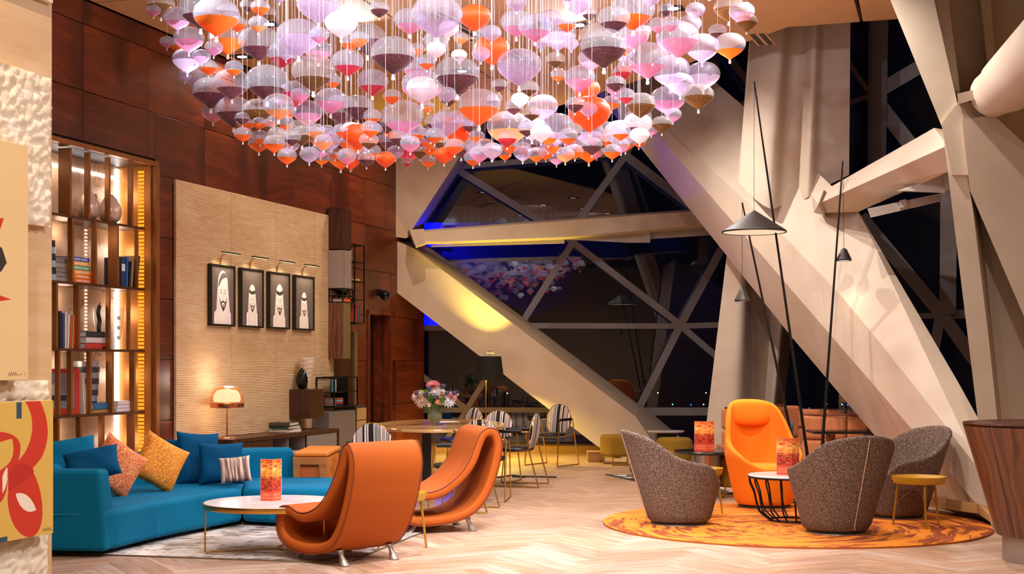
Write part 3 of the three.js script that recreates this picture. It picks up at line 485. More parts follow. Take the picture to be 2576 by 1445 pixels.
// ---------- bookcase in its niche ----------
const bc = wthing('bookcase', 'tall bronze lattice bookcase in a marble-backed niche with light strips', 'bookcase', 0, 0, 0);
{
  const u0 = NICHE.u0, u1 = NICHE.u1, uw = u1 - u0;
  part('frame', [box(uw + 0.12, 0.045, 0.12, (u0 + u1) / 2, 3.525, -0.01), box(0.055, 3.5, 0.06, u1 + 0.03, 1.75, 0.02), box(0.02, 3.5, 0.09, u1 + 0.07, 1.75, 0.0)], M.bronze, bc);
  part('side_panel', uvBox(box(0.02, 3.42, 0.39, u1 - 0.012, 1.79, -0.2)), std(0xb5702c, { roughness: 0.4, metalness: 0.35 }), bc);
  const shelf = part('shelf', box(uw - 0.12, 0.026, 0.36, (u0 + u1) / 2 - 0.06, 0.29, -0.19), M.bronzeDark, bc);
  for (const y of [0.925, 1.56, 2.198, 2.832]) { const s = part('shelf', shelf.geometry, M.bronzeDark, bc); s.position.y = y - 0.29; }
  const rows = [[2.832, 3.5, [[120, .09], [181.2, .13], [228.6, .055], [278.8, .05], [335.9, .05]]], [2.198, 2.832, [[131, .05], [186.4, .05], [245, .05], [300.2, .11], [349, .03]]], [1.56, 2.198, [[147, .07], [202.6, .06], [278.8, .04], [328.6, .03]]], [0.925, 1.56, [[153, .045], [184, .05], [231.7, .045], [287, .075], [342, .06]]], [0.29, 0.925, [[151, .055], [206.6, .05], [263.7, .055], [340, .08]]]];
  for (const [a, b, l] of rows) for (const [px, d] of l) { const u = onWall(px, 800, 0).u; part('divider', box(0.03, b - a - 0.026, d, u - 0.015, (a + b) / 2 + 0.0, -d / 2 - 0.002), M.bronze, bc); }
  const ws = glow(0xffffff, 5), as = glow(0xff9a1c, 1.5);
  part('light_strip', box(0.05, 3.2, 0.012, u1 - 0.05, 1.88, -0.385), ws, bc, 'white vertical light strip');
  part('light_strip', box(2.1, 0.03, 0.012, 0.55, 3.38, -0.392), ws, bc, 'white horizontal light strip');
  const ridge = []; for (let y = 0.2; y < 3.45; y += 0.04) ridge.push(box(0.006, 0.026, 0.07, u1 - 0.026, y, -0.115));
  part('ribbed_strip', ridge, as, bc, 'amber ribbed light strip');
  const dots = []; const ud = onWall(221, 800, -0.37).u; for (let y = 0.95; y < 2.8; y += 0.036) dots.push(box(0.035, 0.016, 0.008, ud, y, -0.392));
  part('ribbed_strip', dots, glow(0xffd9b8, 1.6), bc, 'dotted white light strip');
  for (const y of [0.62, 1.3, 1.95, 2.6, 3.2]) { const p = wallPt(u1 - 0.16, y, -0.3); point(p.x, p.y, p.z, 0xffead4, 0.17, 4); const q = wallPt(0.55, y + 0.12, -0.3); point(q.x, q.y, q.z, 0xffe0c4, 0.11, 4); }
}
// what stands on its shelves
const sp = (px, n, y) => ({ u: onWall(px, CY - (y - EYE) * F / 14.5, n).u, y, n });
function tearVase(px, y, label, s) {
  const q = sp(px, -0.16, y); const t = wthing('teardrop_vase', label, 'vase', q.u, y + 0.014, -0.16, undefined, s > 1 ? 0.5 : 0);
  part('body', lathe([[0.001, 0], [0.06, 0.0], [0.1, 0.04], [0.118, 0.1], [0.108, 0.17], [0.075, 0.24], [0.04, 0.29], [0.026, 0.305], [0.02, 0.3], [0.034, 0.285], [0.07, 0.235], [0.1, 0.165]].map(([a, b]) => [a, b * 0.95]), 28), std(0xf0dcc4, { map: T.whitemarble, metalness: 0.25, roughness: 0.3 }), t);
  part('opening', new THREE.SphereGeometry(0.03, 16, 10).scale(0.8, 1.9, 0.5).translate(0.04, 0.2, 0.06), std(0x7a6048, { roughness: 0.3 }), t);
}
tearVase(222, 2.845, 'gilded teardrop vase on the top shelf, left of two', 1);
tearVase(277, 2.845, 'gilded teardrop vase on the top shelf, right of two, before the bright light strip', 2);
function book(u, y, n, w, h, d, color, label, o = {}) {                    // w along the wall, h up, d into the shelf
  const t = wthing('book', label, 'book', u, y, n, undefined, o.turn || 0); t.rotation.z = o.lean || 0;
  const m = std(color, { roughness: 0.6 }), c = 0.004;
  if (o.flat) {
    part('cover', [box(w, c, d, 0, c / 2, 0), box(w, c, d, 0, h - c / 2, 0), box(w, h, c, 0, h / 2, d / 2 - c / 2)], m, t); part('pages', box(w - 0.012, h - 2 * c, d - 0.012, 0, h / 2, -0.004), M.paper, t);
    if (o.text) { part('spine_print', new THREE.PlaneGeometry(w, h).translate(0, h / 2, d / 2 + 0.001), std(0xffffff, { map: canvasTex(256, 40, (g, W, H) => { g.fillStyle = o.css; g.fillRect(0, 0, W, H); g.fillStyle = '#fff'; g.font = 'bold 26px sans-serif'; g.textAlign = 'center'; g.textBaseline = 'middle'; g.fillText(o.text, W / 2, H / 2 + 1, W - 10); }), roughness: 0.6 }), t); }
  } else {
    part('cover', [box(c, h, d, -w / 2 + c / 2, h / 2, 0), box(c, h, d, w / 2 - c / 2, h / 2, 0), box(w, h, c, 0, h / 2, d / 2 - c / 2)], m, t); part('pages', box(w - 2 * c, h - 0.01, d - 0.01, 0, h / 2, -0.003), M.paper, t);
    if (o.band) part('spine_band', box(w * 0.8, h * 0.24, 0.002, 0, h * 0.66, d / 2 + 0.001), std(o.band), t);
  }
  return t;
}
// row 2: coloured stack with printed spines, pale stack, blue volumes
[['HOUSE DESIGN', 0xe8641c, '#e8641c', 'orange'], ['STAIR DESIGN', 0xee8a1e, '#ee8a1e', 'amber'], ['GLASS DESIGN', 0xf0a020, '#f0a020', 'golden'], ['WINDOW DESIGN', 0x2ea878, '#2ea878', 'green'], ['ROOF DESIGN', 0xf0b028, '#f0b028', 'yellow'], ['PLASTIC DESIGN', 0x2050b8, '#2050b8', 'blue']].forEach(([text, c, css, nm], i) => {
  const u = onWall(207 - i * 1.5, 690, -0.06).u; book(u, 2.212 + i * 0.0415, -0.15, 0.31, 0.041, 0.2, c, `${nm} book lettered ${text} in the coloured stack, second shelf`, { flat: 1, text, css, turn: i % 2 * 0.04 });
});
for (let i = 0; i < 5; i++) book(onWall(158, 690, -0.1).u + (i % 2) * 0.01, 2.212 + i * 0.045, -0.2, 0.24, 0.044, 0.2, [0xb9b0a8, 0xa59a90, 0x9c968c, 0xb8aca0, 0x8f877c][i], `pale book in the grey stack left of the coloured spines, ${['lowest', 'second', 'third', 'fourth', 'topmost'][i]} of five`, { flat: 1 });
{ const q = onWall(135, 640, -0.12); const t = wthing('striped_vase', 'narrow pale blue and black striped vase at the left end of the second shelf', 'vase', q.u - 0.06, 2.212, -0.14);
  for (let i = 0; i < 6; i++) part('ring', cyl(0.075 - i * 0.002, 0.077 - i * 0.002, 0.062, 0, 0.031 + i * 0.064, 0), i % 2 ? M.black : std(0x9ec0d0, { roughness: 0.3 }), t); }
[[306, .05, .3, 0x17335e, 0, 0xdfe6ee, 'thick navy book with pale band'], [315, .02, .31, 0x2a6ab0, -0.05, 0, 'bright blue book'], [321, .018, .27, 0x1d2730, -0.12, 0, 'thin charcoal book leaning'], [327, .022, .33, 0xc9a474, -0.1, 0, 'tall tan book'], [334, .016, .32, 0x222222, -0.16, 0, 'thin black book'], [340, .02, .34, 0x10263a, -0.14, 0, 'tall dark teal book']].forEach(([px, w, h, c, lean, band, nm]) => book(onWall(px, 700, -0.08).u, 2.212, -0.16, w * 1.5, h, 0.2, c, `${nm} upright at the right of the second shelf`, { lean, band }));
// row 3: upright books, a flat stack, a carved figure and a clear bowl
[[149, .03, .36, 0x16181c, 'black'], [156, .028, .34, 0x24427a, 'navy'], [162, .022, .35, 0xd8d2c8, 'cream'], [168, .02, .33, 0xe8e0d4, 'white'], [174, .022, .32, 0xd0602a, 'orange'], [179, .018, .33, 0xc9a070, 'tan'], [183, .016, .32, 0xd8502a, 'red-orange'], [189, .03, .33, 0x3a6ab8, 'blue']].forEach(([px, w, h, c, nm], i) => book(onWall(px, 840, -0.07).u - 0.02, 1.574, -0.14, w * 1.25, h * 0.98, 0.2, c, `${nm} upright book in the third-shelf row, ${['first', 'second', 'third', 'fourth', 'fifth', 'sixth', 'seventh', 'eighth'][i]} from the left`, { lean: i > 2 && i < 7 ? -0.06 : 0 }));
[['red', 0xc83a28], ['pale', 0xd4cdc4], ['dark', 0x23242c]].forEach(([nm, c], i) => book(onWall(237, 860, -0.08).u, 1.574 + i * 0.058, -0.17, 0.36 - i * 0.02, 0.056, 0.22, c, `${nm} book in the flat stack of three on the third shelf`, { flat: 1 }));
{ const q = onWall(258, 860, -0.06); const t = wthing('carved_figure', 'slender black wavy carved figure beside the flat stack on the third shelf', 'figurine', q.u, 1.574, -0.08);
  part('body', tube([[0.05, 0, 0], [0.0, 0.1, 0], [-0.035, 0.2, 0], [-0.02, 0.28, 0], [-0.045, 0.36, 0], [-0.02, 0.43, 0]], 0.02, 30, 8), M.black, t); part('base', rbox(0.1, 0.02, 0.06, 0.05, 0.01, 0, 0.005), M.black, t); part('crest', rod([-0.03, 0.4, 0], [-0.018, 0.47, 0], 0.014, 8, 0.002), M.black, t); }
{ const q = onWall(289, 860, -0.14); const t = wthing('glass_bowl', 'clear hanging glass bowl before the light strip on the third shelf', 'bowl', q.u - 0.08, 1.574, -0.16);
  part('bowl', lathe([[0.001, 0], [0.06, 0.01], [0.12, 0.12], [0.15, 0.3], [0.158, 0.42]], 32), phy(0xeef2f6, { transmission: 0.92, thickness: 0, roughness: 0.04 }), t); for (const y of [0.12, 0.22, 0.32]) part('bubble', ball(0.02, 0.06, y, 0.08), phy(0xffffff, { roughness: 0.1 }), t); }
// row 4: red framed book, white books, striped vase, blue books and white stack
{ const q = onWall(170, 975, -0.1); const t = wthing('picture_book', 'large red-bordered picture book standing face out on the fourth shelf', 'book', q.u - 0.06, 0.939, -0.2, undefined, -0.72);
  part('cover', rbox(0.46, 0.44, 0.03, 0, 0.22, 0, 0.003, 1), std(0xc8381e), t); part('cover_print', new THREE.PlaneGeometry(0.36, 0.34).translate(0, 0.23, 0.016), std(0xffffff, { map: canvasTex(200, 190, (g) => { g.fillStyle = '#8c8a90'; g.fillRect(0, 0, 200, 190); g.fillStyle = '#b07a50'; g.fillRect(20, 40, 40, 90); g.fillStyle = '#c8c0b8'; g.fillRect(80, 60, 50, 60); g.fillStyle = '#3a3030'; g.fillRect(60, 120, 110, 30); g.fillStyle = '#201818'; g.fillRect(16, 130, 30, 30); }) }), t); }
for (const [px, lean, nm] of [[214, 0.1, 'ivory'], [219, 0.16, 'white']]) book(onWall(px, 980, -0.05).u, 0.939, -0.1, 0.035, 0.4, 0.1, 0xe6dcc8, `${nm} tall book leaning beside the red-bordered picture book`, { lean });
{ const q = onWall(217, 950, -0.25); const t = wthing('striped_vase', 'grey and silver banded flared vase behind the leaning white books', 'vase', q.u, 0.939, -0.245); for (let i = 0; i < 9; i++) part('band', cyl(0.1 + i * 0.005, 0.096 + i * 0.005, 0.056, 0, 0.03 + i * 0.057, 0, 28), i % 2 ? std(0x3a3c40, { roughness: 0.35 }) : std(0xa8aeb4, { roughness: 0.25, metalness: 0.4 }), t); }
book(onWall(255, 1030, -0.08).u, 0.939, -0.15, 0.36, 0.035, 0.2, 0xb08040, 'tan flat book under the blue one on the fourth shelf', { flat: 1 });
book(onWall(254, 1020, -0.08).u, 0.976, -0.15, 0.34, 0.06, 0.2, 0x2c6a9c, 'thick blue flat book on the fourth shelf', { flat: 1 });
[0, 1, 2].forEach((i) => book(onWall(307, 1030, -0.1).u, 0.939 + i * 0.036, -0.16, 0.34 - i * 0.02, 0.035, 0.22, 0xece8ea, `white flat book before the light strip on the fourth shelf, ${['lowest', 'middle', 'topmost'][i]} of three`, { flat: 1 }));

// ---------- media console and the cabinets above it ----------
{
  const t = wthing('media_console', 'long low walnut-topped console with grey fronts below the portraits', 'console', 0, 0, 0);
  const u0 = 2.45, u1 = 5.24, n = 0.5; const wal = M.darkwalnut, grey = std(0x86807e, { roughness: 0.5 });
  part('top', uvBox(rbox(u1 - u0, 0.045, n - 0.005, (u0 + u1) / 2, 0.577, n / 2 + 0.02, 0.004, 1)), wal, t);
  part('end_panel', uvBox(box(0.04, 0.555, n - 0.01, u1 - 0.02, 0.278, n / 2 + 0.02)), wal, t);
  part('carcass', [box(u1 - u0 - 0.05, 0.5, 0.03, (u0 + u1) / 2 - 0.02, 0.3, 0.06), box(u1 - u0 - 0.05, 0.03, n - 0.04, (u0 + u1) / 2 - 0.02, 0.06, n / 2), box(0.02, 0.5, n - 0.04, 3.42, 0.3, n / 2), box(0.02, 0.5, n - 0.04, 3.86, 0.3, n / 2), box(0.02, 0.5, n - 0.04, 4.3, 0.3, n / 2), box(0.9, 0.02, n - 0.04, 3.86, 0.3, n / 2)], grey, t);
  part('drawer_front', uvBox(rbox(0.94, 0.5, 0.02, 2.94, 0.3, n - 0.0, 0.004, 1)), wal, t);
  part('door', rbox(0.86, 0.5, 0.02, 4.75, 0.3, n, 0.004, 1), grey, t);
  for (const [nm, y, c] of [['lower', 0.31, 0x6a6058], ['upper', 0.345, 0xb8b2ac]]) { const p = wallPt(4.08, y, 0.34); const b = thing('book', `${nm} flat book in the open bay of the grey console`, 'book', [p.x, p.y, p.z], WTURN); part('cover', rbox(0.26, 0.033, 0.2, 0, 0.017, 0, 0.003, 1), std(c), b); }
  const q = wallPt(4.1, 0.075, 0.34), k = thing('wicker_box', 'small grey woven box in the lower open bay of the console', 'box', [q.x, q.y, q.z], WTURN); part('body', rbox(0.3, 0.16, 0.24, 0, 0.08, 0, 0.015), std(0x5c564f, { map: T.felt }), k); part('lid', rbox(0.31, 0.03, 0.25, 0, 0.175, 0, 0.01), std(0x6c665f), k);
}
for (const [i, nm, c, w] of [[0, 'white', 0xe8e4e0, .3], [1, 'green', 0x1f5a40, .33], [2, 'dark, cream-edged', 0x4a4034, .36]]) { const u = onWall(722, 1078, 0.3).u; const p = wallPt(u - i * 0.02, 0.601 + i * 0.04, 0.28); const b = thing('book', `${nm} book in the stack lying on the console, ${['lowest', 'middle', 'topmost'][i]}`, 'book', [p.x, p.y, p.z], WTURN + 0.15 * (i - 1)); part('cover', [box(w, 0.005, 0.26, 0, 0.0025, 0), box(w, 0.005, 0.26, 0, 0.0355, 0), box(0.005, 0.038, 0.26, -w / 2, 0.019, 0)], std(c), b); part('pages', box(w - 0.01, 0.028, 0.25, 0.002, 0.019, 0), M.paper, b); }
{ // wall cube with the two-tone vase
  const t = wthing('wall_cube', 'dark walnut cube cabinet hanging above the console', 'cabinet', 4.995, 0.92, 0);
  part('carcass', uvBox(rbox(0.43, 0.365, 0.262, 0, 0, 0.167, 0.004, 1), 1.2), M.darkwalnut, t); part('door', uvBox(rbox(0.425, 0.36, 0.016, 0, 0, 0.305, 0.003, 1), 1.2, 0.3), M.darkwalnut, t);
  const u = onWall(768, 978, 0.17).u, v = wthing('sculptural_vase', 'two-tone sculptural vase, black crescent and banded white shell, on the walnut cube', 'vase', u, 1.104, 0.17, undefined, -0.6);
  const shell = grid(28, 20, (a, b) => { const y = 0.06 + b * 0.34, r = 0.035 + 0.06 * Math.sin(Math.min(1, b * 1.1) * 1.5), an = a * Math.PI * 2; return [0.035 + Math.cos(an) * r * 0.95 - 0.02 * (1 - b), y + Math.cos(an) * 0.012 * b, Math.sin(an) * r]; }, true);
  part('white_shell', shell, std(0xffffff, { map: tex(64, 128, (x, y) => { const k = Math.abs(((y * 6 + 0.1 * Math.sin(x * 19)) % 1) - 0.5); return k < 0.05 ? hex(0x8a7a68) : mix(hex(0xe9e0d2), hex(0xcfc0aa), fbm(x * 6, y * 6, 3)); }), roughness: 0.35, side: THREE.DoubleSide }), v);
  const cres = grid(24, 20, (a, b) => { const y = b * 0.33, r = 0.01 + 0.066 * Math.sin(Math.PI * Math.pow(Math.min(1, b * 0.93 + 0.14), 0.9)), an = a * Math.PI * 2; return [-0.035 - 0.03 * Math.sin(b * 3) + 0.03 * b + Math.cos(an) * r, y, Math.sin(an) * r * 1.05]; }, true);
  part('black_crescent', cres, phy(0x060606, { roughness: 0.12 }), v); part('foot', cyl(0.05, 0.06, 0.012, -0.01, 0.006, 0), M.black, v);
}
{ const t = wthing('wall_cabinet', 'pale grey wall cabinet at the right edge of the fabric panel', 'cabinet', 6.04, 2.69, 0.0); part('carcass', rbox(0.22, 0.505, 0.225, 0, 0, 0.151, 0.003, 1), std(0x938882, { roughness: 0.5 }), t); part('door', rbox(0.218, 0.5, 0.016, 0, 0, 0.273, 0.003, 1), std(0x8b807a, { roughness: 0.5 }), t); }
{ const t = wthing('wall_cabinet', 'tall orange-brown walnut wall cabinet below the grey one', 'cabinet', 6.05, 1.868, 0.0); part('carcass', uvBox(rbox(0.22, 0.75, 0.205, 0, 0, 0.141, 0.003, 1).rotateZ(0), 1.4), M.walnut, t); part('door', rbox(0.218, 0.745, 0.016, 0, 0, 0.253, 0.003, 1), std(0x6e5f3c, { roughness: 0.5 }), t); }
{ const t = wthing('wall_cabinet', 'dark walnut wall cabinet above the grey one', 'cabinet', 6.1, 3.24, 0.0); part('carcass', uvBox(rbox(0.3, 0.56, 0.2, 0, 0, 0.12, 0.003, 1)), M.darkwalnut, t); part('door', uvBox(rbox(0.29, 0.55, 0.016, 0, 0, 0.228, 0.003, 1)), M.darkwalnut, t); }
{ const t = wthing('wall_panel', 'dark wood backing board behind the brown wall cabinet', 'panel', 6.42, 1.2, 0.0); part('board', uvBox(rbox(0.6, 2.2, 0.04, 0, 0, 0.022, 0.003, 1)), M.darkwalnut, t); const o = part('edge_strip', rbox(0.1, 1.15, 0.07, 0.36, 0.1, 0.036, 0.004, 1), std(0x6b5b38, { roughness: 0.55 }), t); }
function rack(name, label, r, n0, n1, ups, shelves) { const t = wthing(name, label, 'shelf', 0, 0, 0); const rd = 0.008; const g = [];
  for (const u of [r.u0, r.u1]) for (const n of [n0, n1]) g.push(box(rd * 2, r.y1 - r.y0, rd * 2, u, (r.y0 + r.y1) / 2, n));
  for (const y of [r.y0, r.y1]) { for (const n of [n0, n1]) g.push(box(r.u1 - r.u0, rd * 2, rd * 2, (r.u0 + r.u1) / 2, y, n)); for (const u of [r.u0, r.u1]) g.push(box(rd * 2, rd * 2, n1 - n0, u, y, (n0 + n1) / 2)); }
  part('frame', g, M.blackMetal, t); for (const u of ups) part('upright', box(rd * 2, r.y1 - r.y0, n1 - n0, u, (r.y0 + r.y1) / 2, (n0 + n1) / 2), M.blackMetal, t); for (const y of shelves) part('shelf_board', box(r.u1 - r.u0, 0.012, n1 - n0, (r.u0 + r.u1) / 2, y, (n0 + n1) / 2), M.blackMetal, t); return t; }
const rk1 = { u0: 5.55, u1: 6.3, y0: 0.86, y1: 1.245 };
rack('open_shelf', 'black open metal shelf with blue books right of the walnut cube', rk1, 0.05, 0.3, [6.0], [1.05]);
const rk2 = { u0: 6.3, u1: 6.62, y0: 1.98, y1: 3.05 };
rack('open_shelf', 'tall narrow black metal shelf beside the grey wall cabinet', rk2, 0.04, 0.26, [], [2.3, 2.55, 2.82]);
const rk3 = { u0: 5.75, u1: 6.0, y0: 2.24, y1: 2.44 };
rack('open_shelf', 'small black shelf between the grey and the brown wall cabinets', { u0: 5.95, u1: 6.28, y0: 2.25, y1: 2.43 }, 0.04, 0.24, [], [2.34]);
{ const t = wthing('floor_cabinet', 'grey cabinet standing behind the right end of the console', 'cabinet', 5.86, 0.0, 0); part('carcass', rbox(0.85, 0.8, 0.26, 0, 0.4, 0.15, 0.004, 1), std(0x77706c, { roughness: 0.5 }), t); part('drawer', rbox(0.3, 0.16, 0.02, 0.62, 0.74, 0.28, 0.003, 1), std(0xb79a6a), t); part('drawer', rbox(0.3, 0.16, 0.02, 0.62, 0.57, 0.28, 0.003, 1), std(0xb79a6a), t); part('side_unit', rbox(0.33, 0.86, 0.24, 0.62, 0.43, 0.14, 0.004, 1), std(0x4c4038), t); part('drawer', rbox(0.3, 0.34, 0.02, 0.62, 0.26, 0.28, 0.003, 1), std(0xb79a6a), t); }
book(5.76, 1.057, 0.18, 0.03, 0.165, 0.17, 0x2f8cc0, 'light blue upright magazine on the black open shelf', { turn: -1.1 }); book(5.9, 1.057, 0.16, 0.02, 0.16, 0.17, 0xc8b8a0, 'beige upright magazine on the black open shelf', { turn: -1.1 });
[['navy', 0x20305c], ['red', 0xb83a24], ['pale blue', 0x88a8c8], ['rust', 0xa0503a]].forEach(([nm, c], i) => book(5.8, 0.87 + i * 0.027, 0.18, 0.2, 0.026, 0.18, c, `${nm} flat book low on the black open shelf`, { flat: 1 }));
book(6.12, 2.257, 0.15, 0.22, 0.045, 0.16, 0xd8583a, 'coral-red flat book on the small black shelf', { flat: 1 });
[['red', 0xb04030, -0.35], ['steel blue', 0x405a80, -0.38]].forEach(([nm, c, lean], i) => book(6.42 + i * 0.05, 2.0, 0.15, 0.025, 0.25, 0.16, c, `${nm} book leaning at the foot of the tall narrow shelf`, { lean }));
book(6.46, 2.56, 0.15, 0.2, 0.03, 0.16, 0xc8a838, 'mustard flat book on the tall narrow shelf', { flat: 1 });
{ const t = wthing('black_bowl', 'glossy black bowl with pale inside on the small black shelf', 'bowl', 6.18, 2.346, 0.13); part('bowl', lathe([[0.001, 0], [0.05, 0.004], [0.09, 0.04], [0.1, 0.08], [0.094, 0.08], [0.08, 0.04], [0.001, 0.012]], 28), phy(0x15110e, { roughness: 0.12 }), t); part('rim', new THREE.TorusGeometry(0.097, 0.004, 8, 32).rotateX(Math.PI / 2).translate(0, 0.08, 0), M.silver, t); }
{ const t = wthing('figurine', 'small silver figurine on top of the tall narrow shelf', 'figurine', 6.42, 2.83, 0.14); part('body', lathe([[0.001, 0], [0.04, 0], [0.03, 0.03], [0.018, 0.08], [0.032, 0.12], [0.016, 0.15], [0.022, 0.18], [0.001, 0.2]], 16), M.silver, t); part('plinth', rbox(0.12, 0.02, 0.1, 0, -0.0, 0, 0.004), M.silver, t); }
// table lamp on the console
{
  const u = onWall(571, 1097, 0.3).u, t = wthing('table_lamp', 'rose-gold table lamp with a domed amber glass shade on the console', 'lamp', u, 0.6, 0.3);
  part('base', lathe([[0.001, 0], [0.115, 0], [0.118, 0.005], [0.1, 0.012], [0.02, 0.016], [0.001, 0.016]], 36), M.roseGold, t);
  part('stem', cyl(0.008, 0.009, 0.34, 0, 0.18, 0, 14), M.roseGold, t);
  part('glass_dome', lathe([[0.186, 0.34], [0.187, 0.42], [0.178, 0.5], [0.15, 0.55], [0.1, 0.575], [0.04, 0.583], [0.001, 0.584]], 40), phy(0xffdcb4, { transmission: 0.88, thickness: 0, roughness: 0.05 }), t);
  part('metal_band', lathe([[0.184, 0.338], [0.189, 0.338], [0.189, 0.385], [0.184, 0.385]], 40), M.roseGold, t);
  part('inner_diffuser', lathe([[0.001, 0.4], [0.14, 0.4], [0.152, 0.43], [0.145, 0.48], [0.11, 0.53], [0.001, 0.55]], 32), glow(0xffe6d4, 1.6), t);
  part('under_plate', cyl(0.16, 0.16, 0.008, 0, 0.352, 0, 36), M.roseGold, t);
  const p = wallPt(u, 1.19, 0.33), q = wallPt(u, 0.9, 0.3); point(p.x, p.y + 0.06, p.z, 0xffdcc4, 0.6, 4); point(q.x, q.y, q.z, 0xffd2b0, 0.5, 4);
}
// door niche and camera
{
  const d = struct('door_1', [WX, 0, WZ], WTURN);
  part('frame', [box(0.06, 2.2, 0.34, DOOR.u0 + 0.0, 1.1, -0.15), box(0.06, 2.2, 0.34, DOOR.u1, 1.1, -0.15), box(0.9, 0.06, 0.34, (DOOR.u0 + DOOR.u1) / 2, 2.17, -0.15)], M.redwood[0], d);
  part('leaf', uvBox(rbox(0.8, 2.14, 0.05, (DOOR.u0 + DOOR.u1) / 2, 1.07, -0.28, 0.004, 1), 0.5), M.darkwood, d);
  const t = wthing('security_camera', 'small glossy black dome camera on the veneer wall beside the slanting beam', 'camera', onWall(962, 740, 0.08).u, onWall(962, 740, 0.08).y, 0.0);
  part('bracket', rbox(0.07, 0.1, 0.08, 0, 0.02, 0.045, 0.01), M.black, t); part('dome', ball(0.075, 0.0, -0.02, 0.12, 20, 14), phy(0x08080a, { roughness: 0.08 }), t); part('collar', cyl(0.08, 0.08, 0.03, 0, 0.01, 0.12, 24), M.black, t);
}
